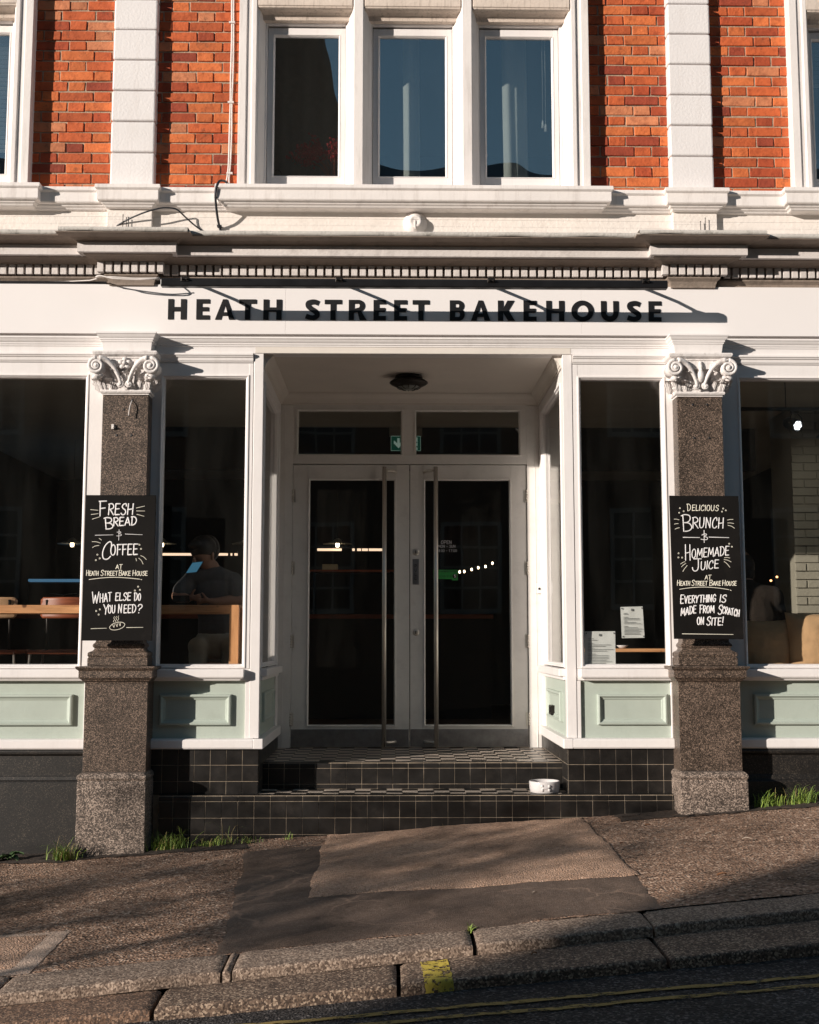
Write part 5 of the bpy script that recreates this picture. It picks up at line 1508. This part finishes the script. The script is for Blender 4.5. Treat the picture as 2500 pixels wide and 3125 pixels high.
for k in range(30):
    a = rnd.uniform(-1.0, .12); ln = rnd.uniform(.26, .46) if a < -.3 else rnd.uniform(.22,.34)
    dx = math.sin(a)*ln; dz = math.cos(a)*ln*(.95); dy = rnd.uniform(-.07,.06)
    pts = [(-.545+rnd.uniform(-.015,.015),.33,3.80), (-.545+dx*.3, .33+dy*.3, 3.95+dz*.2), (-.545+dx*.75, .33+dy*.7, 3.95+dz*.55), (-.545+dx, .33+dy, 3.93+dz*.72)]
    sp = smooth(pts, 5); st.tube(sp, .0014, 5)
    for i in range(8, len(sp)):
        for _ in range(3):
            if rnd.random() < .75:
                p = sp[i]; d = .028
                bl.ball((p[0]+rnd.uniform(-d,d), p[1]+rnd.uniform(-d,d), p[2]+rnd.uniform(-d,d)), rnd.uniform(.004,.0105), nu=6, nv=4)
for k in range(16):
    bl.ball((-.50+rnd.uniform(-.03,.03), .32+rnd.uniform(-.03,.03), 4.10+rnd.uniform(-.06,.07)), rnd.uniform(.006,.012), nu=6, nv=4)
add('stem', st, STEM, vz); add('flower', bl, BERRY, vz)
bk = thing('woven_lantern', 'white pierced lantern on the ledge at the left end of the upper window', 'lantern', (-.945,.33,3.776))
mb = MB(); mb.lathe([(.055,0),(.06,.02),(.06,.07),(.05,.10),(.02,.115),(.0,.116)], (-.945,.33,3.777), 28); add('body', mb, M('lantern_white', (.5,.49,.47), .6), bk)
mb = MB()
for r_ in range(3):
    for k in range(24):
        a = k*math.pi/12+r_*.13
        mb.lathe([(0,-.001),(.0055,-.001),(.0055,.001)], (-.945+.0605*math.sin(a), .33-.0605*math.cos(a), 3.80+.022*r_), 8, 'y')
add('pierced_hole', mb, BLACK, bk)
mb = MB(); mb.tube(smooth([(-.99,.33,3.88),(-.975,.33,3.95),(-.945,.33,3.975),(-.915,.33,3.95),(-.90,.33,3.88)], 5), .003, 6); add('handle', mb, DARKM, bk)
solo('ornament', MB().ball((-.715,.31,3.79), .018, .014, .012).tube(smooth([(-.71,.31,3.795),(-.695,.31,3.805),(-.68,.31,3.785)],4), .003, 6).ball((-.722,.31,3.805), .008), CERA, 'tiny white bird ornament on the ledge of the left upper light', 'ornament')
pf = thing('picture_frame', 'small wooden frame on the ledge of the right upper light', 'frame', (.672,.31,3.776))
mb = MB(); rings(mb, .598, .748, 3.777, 3.872, [(0,.315),(0,.30),(.012,.30),(.014,.308)]); add('frame', mb, PLYR, pf); mb = MB(); mb.box(.61, .736, .309, .314, 3.789, 3.860); add('picture', mb, PAPER, pf); mb = MB(); mb.box(.665,.682,.298,.303,3.862,3.878); add('clip', mb, BLACK, pf)
solo('wooden_tray', MB().box(.86, .97, .29, .36, 3.776, 3.793), PLYR, 'flat wooden tray at the right end of the upper window ledge', 'tray', bevel=.003)
mb = MB()
for x, z in ((.905,4.30),(.925,4.275)):
    mb.tube([(x,.22,5.2),(x,.22,z)], .0015, 5); mb.lathe([(.003,0),(.007,-.01),(.010,-.055),(0,-.056)], (x,.22,z), 10)
solo('blind_cord', mb, CERA, 'pair of white blind cords with pulls in the right upper light', 'cord')
for sx, lb in ((-1, 'white slatted blind in the upper window at the left edge'), (1, 'white slatted blind in the upper window at the right edge')):
    mb = MB()
    for i in range(26 if sx < 0 else 10):
        z = 4.86-i*.032; mb.add([(sx*2.75,.20,z),(sx*3.37,.20,z),(sx*3.37,.225,z-.018),(sx*2.75,.225,z-.018)], [(0,1,2,3)])
    mb.box(sx*2.75, sx*3.37, .195, .23, 4.865, 4.90)
    solo('window_blind', mb, ws, lb, 'blind')
# ------------------------------------------------------------------ ground
G = .065
def pz(x, y): return -.47+G*x+.02*y                # pavement plane
def k1b(x): return -2.55+.125*x
def k1f(x): return -2.79+.130*x
def k2f(x): return -3.07+.09*x
def rough(x, y, a=1.0):
    return a*(.006*mnoise.noise((x*1.3, y*1.3, 0))+.0045*mnoise.noise((x*5, y*5, 3))+.0028*mnoise.noise((x*14, y*14, 7)))

def asphalt(name, base, chip, dark, scale, rgh=.85, bmp=.8, chipamt=.58, spots=True, fine=260):
    m, nt, N, L, b = new_mat(name)
    c = coords(nt)
    v = tex(nt, 'Voronoi', scale, c)
    sep = N.new('ShaderNodeSeparateColor'); L.new(v.outputs['Color'], sep.inputs[0])
    r = ramp(nt, [(0, dark), (.3, base), (chipamt, base), (.97, chip), (1, chip)]); L.new(sep.outputs[0], r.inputs[0])
    n = tex(nt, 'Noise', 1.7, c, Detail=9.0, Roughness=.68)
    r2 = ramp(nt, [(.32, (.42,.40,.38)), (.48, (.95,.94,.93)), (.7, (1.2,1.2,1.2))]); L.new(n.outputs[0], r2.inputs[0])
    col = mixc(nt, 1.0, r.outputs[0], r2.outputs[0], 'MULTIPLY')
    if spots:
        n3 = tex(nt, 'Noise', 16, coords(nt, (1, 1.6, 1)), Detail=2.0)
        r3 = ramp(nt, [(.70, (0,0,0)), (.74, (1,1,1))]); L.new(n3.outputs[0], r3.inputs[0])
        col = mixc(nt, r3.outputs[0], col, tuple(q*.45 for q in base))
    L.new(col, b.inputs['Base Color']); b.inputs['Roughness'].default_value = rgh; b.inputs['Specular IOR Level'].default_value = .3
    vd = tex(nt, 'Voronoi', scale, c, feature='SMOOTH_F1')
    p = bump(nt, vd.outputs['Distance'], bmp, .012, b)
    n4 = tex(nt, 'Noise', fine, c, Detail=3.0)
    bump(nt, n4.outputs[0], bmp*.6, .004, b, p)
    return m, nt, N, L, b
ROUGHA = asphalt('worn_chipped_asphalt', (.32,.198,.135), (.68,.50,.385), (.04,.025,.018), 82, bmp=1.0, chipamt=.74)[0]
SMOOTHA = asphalt('pinkish_tarmac', (.51,.325,.225), (.66,.46,.345), (.28,.175,.12), 130, bmp=.8)[0]
DARKA, nt, N, L, b = asphalt('cracked_dark_asphalt', (.135,.094,.072), (.21,.155,.125), (.09,.063,.049), 190, bmp=.30, rgh=.7)
cc = coords(nt, (1, 1.25, 1)); nn = tex(nt, 'Noise', 2.5, cc, Detail=4.0)
va = N.new('ShaderNodeVectorMath'); va.operation = 'MULTIPLY_ADD'; va.inputs[1].default_value = (.5,.5,.5); L.new(nn.outputs['Color'], va.inputs[0]); L.new(cc, va.inputs[2])
ve = tex(nt, 'Voronoi', 1.9, va.outputs[0], feature='DISTANCE_TO_EDGE')
rc = ramp(nt, [(.008, (1,1,1)), (.026, (0,0,0))]); L.new(ve.outputs['Distance'], rc.inputs[0])
nm = tex(nt, 'Noise', 1.4, cc, Detail=2.0); rm = ramp(nt, [(.50, (0,0,0)), (.58, (1,1,1))]); L.new(nm.outputs[0], rm.inputs[0])
mm = N.new('ShaderNodeMath'); mm.operation = 'MULTIPLY'; L.new(rc.outputs[0], mm.inputs[0]); L.new(rm.outputs[0], mm.inputs[1])
old = b.inputs['Base Color'].links[0].from_socket
L.new(mixc(nt, mm.outputs[0], old, (.26,.18,.135)), b.inputs['Base Color'])
ROADM = asphalt('black_road_asphalt', (.034,.031,.031), (.16,.145,.14), (.014,.013,.013), 105, bmp=1.0, chipamt=.72, spots=False)[0]
CONC = asphalt('pale_concrete_rim', (.50,.37,.29), (.6,.47,.38), (.38,.28,.22), 120, bmp=.35, spots=False)[0]

def sheet(name, x0, x1, ya, yb, dz, mat, nx, ny, amp=1.0, wob=0.0, parent=None, kind=True, edge=0.0, skew=0.0):
    ya = ya if callable(ya) else (lambda x, q=ya: q); yb = yb if callable(yb) else (lambda x, q=yb: q)
    mb = MB()
    def f(u, v):
        x = x0+(x1-x0)*u+skew*(1-u)*(1-v); y = ya(x)+(yb(x)-ya(x))*v
        wx = wob*mnoise.noise((y*2.5, u*3, 5))+wob*.5*mnoise.noise((y*11, u*9, 2)); wy = wob*mnoise.noise((x*2.5, v*3, 9))+wob*.5*mnoise.noise((x*11, v*9, 1))
        e = min(u, 1-u, v, 1-v)
        z = pz(x+wx, y+wy)+rough(x+wx, y+wy)*1.0+(amp-1)*(.004*mnoise.noise((x*23, y*23, 4))+.003*mnoise.noise((x*50, y*50, 6)))+dz
        if edge and e < 1e-6: z -= edge
        return (x+wx, y+wy, z)
    mb.grid(nx, ny, f)
    o = add(name, mb, mat, parent)
    if kind: struct(o)
    return o
sheet('pavement', XL-3, XR+3, k1b, lambda x: .05, 0, ROUGHA, 380, 90, amp=1.5)
sheet('dark_patch', -1.0, 1.035, lambda x: k1b(x)+.01, lambda x: -.42, .005, DARKA, 90, 90, wob=.03, edge=.004, skew=.15)
sheet('tarmac_patch', -.545, 1.055, -1.78, lambda x: -.09, .010, SMOOTHA, 90, 90, amp=1.2, wob=.025, edge=.004)
SOIL = M('damp_soil', (.045,.030,.021), .95, .4, 25, .6, 60)
sheet('soil', -4.4, -1.02, -.335, .02, .004, SOIL, 160, 14, amp=2.2, wob=.07)
sheet('soil', 1.25, 4.4, -.30, .02, .004, SOIL, 160, 14, amp=2.2, wob=.06)

# kerbstones, two courses of rough granite
KERB = granite('kerb_granite', (.13,.09,.067), (.27,.195,.147), (.46,.35,.27), 140, .8, .10, .6)
KERBD = granite('worn_kerb_granite', (.075,.049,.035), (.18,.12,.084), (.42,.31,.225), 140, .8, .06, .6)
KERBR = granite('rusty_kerb_granite', (.085,.055,.040), (.18,.105,.067), (.36,.23,.155), 140, .8, .05, .6)
def stone_surface(x0, x1, back, front, ztop, zbot, seed, r0=.012):
    def prof(v):
        # v 0..1 from back edge over the top, round the nosing, down the face
        if v < .62: return (v/.62, 0)
        if v < .80: w = (v-.62)/.18*math.pi/2; return (1+0, w)
        return (2, (v-.80)/.20)
    def f(u, v):
        x = x0+(x1-x0)*u
        yb_, yf_ = back(x), front(x); zt, zb = ztop(x), zbot(x)
        ends = min(u, 1-u)*(x1-x0); dip = .008*max(0, 1-ends/.02)**2
        k, w = prof(v)
        if k <= 1 and v < .62: y = yb_+(yf_+r0-yb_)*k; z = zt-.004*k*k
        elif v < .80: y = yf_+r0-r0*math.sin(w); z = zt-.004-r0+r0*math.cos(w)
        else: y = yf_; z = zt-.004-r0+(zb-zt+.004+r0)*w
        n = .006*mnoise.noise((x*3, y*3, seed))+.0035*mnoise.noise((x*11, y*11+z*11, seed+3))+.0022*mnoise.noise((x*38, y*38+z*38, seed+8))
        dd = max(0, (v-.5)*2)
        return (x, y-n*dd*1.2, z+n*.6-dip)
    return f
def kerbstone(label, x0, x1, back, front, ztop, zbot, seed, mat, group):
    mb = MB(); f = stone_surface(x0, x1, back, front, ztop, zbot, seed)
    n = max(8, int((x1-x0)/.018))
    mb.grid(n, 30, f)
    m = len(mb.v)
    # ends and back, closed down to below the ground
    for u in (0.0, 1.0):
        ring = [f(u, j/30) for j in range(31)]
        lo = [(p[0], p[1], zbot(p[0])-.1) for p in ring]
        o = len(mb.v); mb.v += ring+lo
        for j in range(30):
            mb.f.append((o+j, o+j+1, o+31+j+1, o+31+j)); mb.mi.append(0); mb.sm.append(False)
    o = len(mb.v); mb.v += [f(0,0), f(1,0), (f(1,0)[0], f(1,0)[1], f(1,0)[2]-.2), (f(0,0)[0], f(0,0)[1], f(0,0)[2]-.2)]
    mb.f.append((o,o+1,o+2,o+3)); mb.mi.append(0); mb.sm.append(False)
    return solo('kerbstone', mb, mat, label, 'kerbstone', group), f
Z1 = lambda x: pz(x, -2.7)+.002
Z2 = lambda x: pz(x, -2.8)-.044
ZR = lambda x: pz(x, -3.0)-.100
gp1 = 'granite kerbstones of the upper course'; gp2 = 'granite kerbstones of the lower course'
for lb, a, b_, s_ in (('upper kerbstone at the left edge of the photo', -3.2, -1.668, 1), ('worn upper kerbstone in front of the left column', -1.657, -.812, 2), ('short broken upper kerbstone block beside the dark patch', -.803, -.772, 3), ('upper kerbstone directly above the yellow mark', -.765, .184, 4), ('upper kerbstone right of the grassy joint', .202, .934, 5), ('shaded upper kerbstone at the right edge of the photo', .942, 3.2, 6)):
    kerbstone(lb, a, b_, k1b, k1f, Z1, Z2, s_, KERB, gp1)
b2 = lambda x: k1f(x)-.004
for lb, a, b_, s_, mt in (('rust stained lower kerbstone at the left edge of the photo', -3.2, -1.031, 11, KERBR), ('long lower kerbstone left of the yellow mark', -1.014, -.124, 12, KERBD), ('lower kerbstone carrying the yellow paint mark', -.108, .915, 13, KERBD), ('shaded lower kerbstone at the right edge of the photo', .932, 3.2, 14, KERBD)):
    ko, f = kerbstone(lb, a, b_, b2, k2f, Z2, ZR, s_, mt, gp2)
    if s_ == 13:
        YEL, nt, N, L, b = new_mat('worn_yellow_paint')
        c = coords(nt); n = tex(nt, 'Noise', 38, c, Detail=8.0, Roughness=.7); r = ramp(nt, [(.44, (0,0,0)), (.50, (1,1,1))]); L.new(n.outputs[0], r.inputs[0])
        b.inputs['Base Color'].default_value = (.62,.47,.075,1); b.inputs['Roughness'].default_value = .75
        tr = N.new('ShaderNodeBsdfTransparent'); mx = N.new('ShaderNodeMixShader'); L.new(r.outputs[0], mx.inputs[0]); L.new(tr.outputs[0], mx.inputs[1]); L.new(b.outputs[0], mx.inputs[2]); L.new(mx.outputs[0], N['Material Output'].inputs[0])
        mb = MB()
        def fy(u, v):
            xx = (-.028+.012*v+(.108)*u+.006*mnoise.noise((v*9, u*4, 2))+.108)/1.023
            p = f(xx, .03+.92*v); return (p[0], p[1]-.003*max(0, v-.5), p[2]+.0028)
        mb.grid(18, 40, fy); add('yellow_paint', mb, YEL, ko)
# joint mortar under the stones
mb = MB(); mb.grid(60, 2, lambda u, v: (XL-3+(XR-XL+6)*u, (k1b(XL-3+(XR-XL+6)*u)+.02)*(1-v)+(k2f(XL-3+(XR-XL+6)*u)+.03)*v, pz(XL-3+(XR-XL+6)*u, -2.8)-.125)); struct(add('kerb_bed', mb, M('dark_soil', (.03,.024,.02), .95, .3, 20)))
# road, markings, far ground
mb = MB()
def fr(u, v):
    x = -9+18*u; y = k2f(x)+.02+(-7.2)*v*v
    return (x, y, ZR(x)+.012-.006*v+.0035*mnoise.noise((x*9, y*9, 1))+.004*mnoise.noise((x*2, y*2, 1)))
mb.grid(420, 110, fr); struct(add('road', mb, ROADM))
mb = MB(); mb.add([(-60,-80,-60*G-.75),(60,-80,60*G-.75),(60,40,60*G-.75),(-60,40,-60*G-.75)], [(0,1,2,3)]); struct(add('ground', mb, ROADM))
LINE, nt, N, L, b = new_mat('worn_yellow_line')
c = coords(nt, (.6,1.5,1)); n = tex(nt, 'Noise', 26, c, Detail=8.0, Roughness=.7); r = ramp(nt, [(.40, (0,0,0)), (.50, (1,1,1))]); L.new(n.outputs[0], r.inputs[0])
b.inputs['Base Color'].default_value = (.27,.19,.055,1); b.inputs['Roughness'].default_value = .8
tr = N.new('ShaderNodeBsdfTransparent'); mx = N.new('ShaderNodeMixShader'); L.new(r.outputs[0], mx.inputs[0]); L.new(tr.outputs[0], mx.inputs[1]); L.new(b.outputs[0], mx.inputs[2]); L.new(mx.outputs[0], N['Material Output'].inputs[0])
for y0 in (-3.275, -3.385):
    mb = MB()
    def fl_(u, v):
        x = -3+6*u; y = y0+.045*x+(v-.5)*.034+.004*mnoise.noise((x*7, v, y0))
        return (x, y, ZR(x)+.0165+.0035*mnoise.noise((x*9, y*9, 1))+.004*mnoise.noise((x*2, y*2, 1)))
    mb.grid(300, 3, fl_); struct(add('road_marking', mb, LINE))

# inspection cover at the left
ic = thing('inspection_cover', 'tarmac filled inspection cover with a pale concrete rim at the left edge of the pavement', 'cover', (-2.3,-2.35,pz(-2.3,-2.35)))
sheet('rim', -3.0, -1.60, lambda x: k1b(x)+.02, lambda x: -2.075+.05*(x+1.6), .006, CONC, 70, 30, wob=.012, parent=ic, kind=False, edge=.004)
sheet('infill', -2.95, -1.69, lambda x: k1b(x)+.11, lambda x: -2.135+.05*(x+1.6), .010, SMOOTHA, 60, 24, wob=.006, parent=ic, kind=False, edge=.004)
for o in ic.children:
    off = wloc(ic)

# grass tufts, a weed, litter
def grass_mat(name, a, b2_, c3):
    m, nt, N, L, b = new_mat(name)
    at = N.new('ShaderNodeVertexColor'); at.layer_name = 'tone'
    L.new(at.outputs[0], b.inputs['Base Color']); b.inputs['Roughness'].default_value = .6
    return m
GRASS = grass_mat('grass_blade', 0, 0, 0)
def tuft(label, x, y, n, h, spread, seed, dry=.15, sx=1.0):
    rnd = random.Random(seed); mb = MB()
    for _ in range(n):
        bx_ = x+rnd.gauss(0, spread*.45)*sx; by = min(y+rnd.gauss(0, .018), .0 if abs(x) > 2.1 else .5)
        a = rnd.uniform(0, 2*math.pi); ln = h*(rnd.uniform(.25, .85) if rnd.random() < .85 else rnd.uniform(.85, 1.25)); lean = rnd.uniform(.15, 1.2)*ln; w = rnd.uniform(.0014, .0030)
        z0 = pz(bx_, by)-.004
        if rnd.random() < dry: c = (.34,.26,.10)
        else:
            t = rnd.random(); c = (.10+.17*t, .19+.17*t, .025+.03*t)
        dx, dy = math.cos(a), math.sin(a)*.6-.25
        pts = [(0,0),(.4,.6),(.75,.92),(1,1.0 if lean < ln*.6 else .85)]
        base = len(mb.v); vs_ = []
        for i, (q, zz) in enumerate(pts):
            ww = w*(1-.27*i) if i < 3 else .0004
            px, py, pz_ = bx_+dx*lean*q*q, by+dy*lean*q*q, z0+ln*zz*(1-.25*(lean/ln))
            vs_ += [(px-dy*ww-ww*.6, py+dx*ww, pz_), (px+dy*ww+ww*.6, py-dx*ww, pz_)]
        mb.add(vs_, [(2*i,2*i+1,2*i+3,2*i+2) for i in range(3)])
        mb.tone += [c]*8
    return solo('grass_tuft', mb, GRASS, label, 'grass tuft', 'grass tufts along the foot of the shopfront')
tuft('bushy grass tuft at the left side of the left column', -2.12, -.30, 260, .13, .085, 1, .25)
tuft('tall dense grass tuft in the shade right of the left column', -1.50, -.20, 230, .13, .12, 2, .15)
tuft('low spread of grass at the foot of the tiled step', -1.25, -.17, 240, .06, .16, 3, .2)
tuft('sparse tall blades near the left end of the tiled step', -1.15, -.16, 26, .16, .08, 4, .3)
tuft('small grass patch beside the dark pavement patch', -1.02, -.15, 60, .06, .07, 5, .2)
tuft('tiny grass tuft against the middle of the tiled step', -.78, -.13, 22, .055, .04, 6, .1)
tuft('thin line of short grass at the step in front of the doors', .19, -.11, 24, .025, .07, 7, .3)
tuft('bright grass tuft right of the right column', 2.20, -.16, 110, .12, .08, 8, .05)
tuft('tall bright grass tuft at the right edge of the photo', 2.42, -.14, 200, .13, .13, 9, .05)
tuft('tiny tuft growing in the joint between two kerbstones', .19, -2.545, 26, .035, .012, 10, .15)
wd = MB(); rnd = random.Random(4)
for k in range(13):
    a = k*2.4; ln = rnd.uniform(.05,.10); dx, dy = math.cos(a), math.sin(a)*.7-.2
    el = rnd.uniform(.2,.9)
    def lf(u, v, a=a, ln=ln, dx=dx, dy=dy, el=el):
        w = .026*math.sin(math.pi*min(1, v*.9+.08))**.8*(1+.1*math.sin(v*30)); q = (u-.5)*2
        h = ln*v*el-.05*v*v*ln/.08
        return (-2.475+dx*ln*v-dy*w*q, -.20+dy*ln*v+dx*w*q, pz(-2.475,-.2)+.02+h+.01*abs(q))
    wd.grid(6, 8, lf)
solo('weed', wd, M('weed_leaf', (.09,.15,.06), .55, .3, 20), 'broad leaved weed at the foot of the black plinth on the left', 'weed')
LEAFM = M('fallen_leaf', (.36,.17,.08), .8, .3, 20); LEAFP = M('pale_leaf', (.50,.40,.32), .8, .2, 20)
def leaflet(label, x, y, s_, a, mat, z=None):
    mb = MB()
    def f(u, v):
        q = (u-.5)*2; w = .45*math.sin(math.pi*min(1, v*.92+.04))
        lx, ly = (v-.5)*s_, q*w*s_*.5
        X = x+math.cos(a)*lx-math.sin(a)*ly; Y = y+math.sin(a)*lx+math.cos(a)*ly
        return (X, Y, (z if z is not None else pz(X, Y)+rough(X, Y)+.012)+.006*abs(q)+.006*math.sin(v*3))
    mb.grid(4, 6, f); return solo('fallen_leaf', mb, mat, label, 'leaf', 'fallen leaves on the pavement')
for lb, x, y, s_, a, mt in (('curled orange leaf at the foot of the step near the right column', 1.37, -.55, .05, .6, LEAFM), ('brown leaf near the right end of the kerb', 1.42, -1.95, .05, .2, LEAFM), ('pale leaf on the rough asphalt at the right edge', 2.27, -.72, .05, .1, LEAFP),
   ('pale leaf lying below the right column', 1.78, -1.15, .05, -.2, LEAFP), ('pale leaf beside the seam of the central tarmac', 1.12, -1.05, .035, .8, LEAFM), ('pale scrap on the dark strip near the kerb', .52, -2.05, .025, .5, LEAFP), ('tiny red leaf on the lower kerb', .42, -2.86, .03, .6, LEAFM),
   ('pale pebble like leaf on the dark patch by the step', -.62, -.62, .04, .3, LEAFP), ('brown leaf on the rough asphalt in front of the left column', -1.2, -.72, .03, 1.1, LEAFM), ('small pale leaf in the middle of the right hand asphalt', 1.62, -.95, .04, .4, LEAFP)):
    leaflet(lb, x, y, s_, a, mt, (Z2(x)+.012) if y < -2.8 else None)
solo('cigarette_end', MB().tube([(-2.44,-.72,pz(-2.44,-.72)+.013),(-2.37,-.72,pz(-2.37,-.72)+.013)], .007, 10), LEAFP, 'pale cigarette end lying on the asphalt at the left edge', 'litter')

# ------------------------------------------------------------------ across the street (seen in the panes, casting the long shadows)
OB = thing('opposite_building', 'dark brick terrace across the street with white sash windows', 'building', (2,-14,-1))
OBR = M('dark_brown_brick', (.22,.14,.10), .9, .2, 8)
mb = MB(); x0 = -15.95; mb.box(x0, 18, -21, -14, -2, 9.0); add('wall', mb, OBR, OB)
mb = MB(); mb.add([(x0-.2,-13.8,9.0),(18.2,-13.8,9.0),(18.2,-17.5,11.2),(x0-.2,-17.5,11.2),(x0-.2,-21.2,9.0),(18.2,-21.2,9.0)], [(0,1,2,3),(3,2,5,4),(0,3,4),(1,5,2),(0,4,5,1)]); rf = add('roof', mb, M('grey_slate', (.05,.05,.055), .6, .2, 6), OB)
for x in (-10.5, 7.5):
    mb = MB(); mb.box(x-.6, x+.6, -18, -17, 10, 12.3); add('chimney', mb, OBR, rf)
mb = MB(); mb.box(-6.6, -1.9, -20, -15, 8.9, 15.5); mb.add([(-6.6,-15,15.5),(-1.9,-15,15.5),(-4.5,-15,19.5),(-6.6,-20,15.5),(-1.9,-20,15.5),(-4.5,-20,19.5)], [(0,1,2),(5,4,3),(0,3,4,1),(1,4,5,2),(2,5,3,0)])
mb.add([(-1.9,-15,8.9),(-.72,-15,8.9),(-1.9,-15,15.5),(-1.9,-16,8.9),(-.72,-16,8.9),(-1.9,-16,15.5)], [(0,1,2),(5,4,3),(1,4,5,2),(0,3,4,1)])
add('tall_gable', mb, OBR, OB)
OWHITE = M('weathered_window_paint', (.42,.40,.37), .6)
def opp_window(x, z):
    mb = MB(); w_, h_ = .55, .85
    mb.box(x-w_-.08, x+w_+.08, -13.99, -13.95, z-h_-.1, z-h_); mb.box(x-w_-.08, x+w_+.08, -13.99, -13.95, z+h_, z+h_+.08)
    for q in (-w_-.08, w_): mb.box(x+q, x+q+.08, -13.99, -13.95, z-h_, z+h_)
    for q in (-w_/3, w_/3): mb.box(x+q-.02, x+q+.02, -13.985, -13.95, z-h_, z+h_)
    for q in (-.42, 0, .42): mb.box(x-w_, x+w_, -13.986, -13.952, z+q-.025, z+q+.025)
    wn_ = add('window', mb, OWHITE, OB); mb = MB(); mb.box(x-w_, x+w_, -13.996, -13.99, z-h_, z+h_); add('pane', mb, M('dark_pane', (.02,.02,.025), .1), wn_) if not hasattr(opp_window, 'm') else None
for x in (-13.5,-10.5,-7.5,-4.5,-1.5,1.5,4.5,7.5,10.5,13.5):
    for z in (2.2, 5.4): opp_window(x, z)

def tree(label, x, y, h, crown0, spread, nl, seed):
    rnd = random.Random(seed); zb = x*G-.75
    t = thing('street_tree', label, 'tree', (x, y, zb))
    trunk = MB(); crown = MB()
    trunk.tube(smooth([(x,y,zb-.1),(x+.05,y+.03,zb+h*.3),(x-.04,y,zb+h*.6),(x+.03,y+.05,zb+h*.95)], 4), [.09-.0052*i for i in range(13)], 8)
    tips = []
    for k in range(16):
        a = rnd.uniform(0, 6.28); z0 = zb+crown0+(h-crown0)*rnd.uniform(0,.8); ln = spread*rnd.uniform(.5,1.0)
        p = [(x,y,z0)]
        for i in range(1, 5): p.append((x+math.cos(a)*ln*i/4+rnd.uniform(-.08,.08), y+math.sin(a)*ln*i/4+rnd.uniform(-.08,.08), z0+ln*.45*i/4+rnd.uniform(-.05,.05)))
        trunk.tube(p, [.03,.024,.018,.012,.006], 6); tips += p[2:]
    for _ in range(nl):
        c = rnd.choice(tips); q = Vector((c[0]+rnd.gauss(0,.16), c[1]+rnd.gauss(0,.16), c[2]+rnd.gauss(0,.11)))
        n1 = Vector((rnd.uniform(-1,1),rnd.uniform(-1,1),rnd.uniform(-.6,.6))).normalized(); n2 = n1.orthogonal().normalized(); s_ = rnd.uniform(.025,.05)
        crown.add([q-n1*s_*1.4, q+n2*s_*.6, q+n1*s_*1.4, q-n2*s_*.6], [(0,1,2,3)])
    add('trunk', trunk, M('bark', (.06,.05,.04), .9, .2, 10), t); add('crown', crown, M('leaf_green', (.05,.075,.03), .6, .3, 10), t)
TREES = [('slim young street tree with a thin crown across the road', -13.5, -9.3, 5.0, 3.7, 1.2, 480, 1), ('bushy low street tree with a wide thin crown across the road', -11.3, -8.6, 4.5, 3.3, 1.3, 560, 2), ('small street tree nearest the corner across the road', -9.9, -8.4, 4.4, 3.3, 1.0, 480, 3), ('bare limbed street tree farthest up the road', -15.4, -10.4, 5.4, 3.9, 1.2, 420, 6)]
for a in TREES: tree(*a)
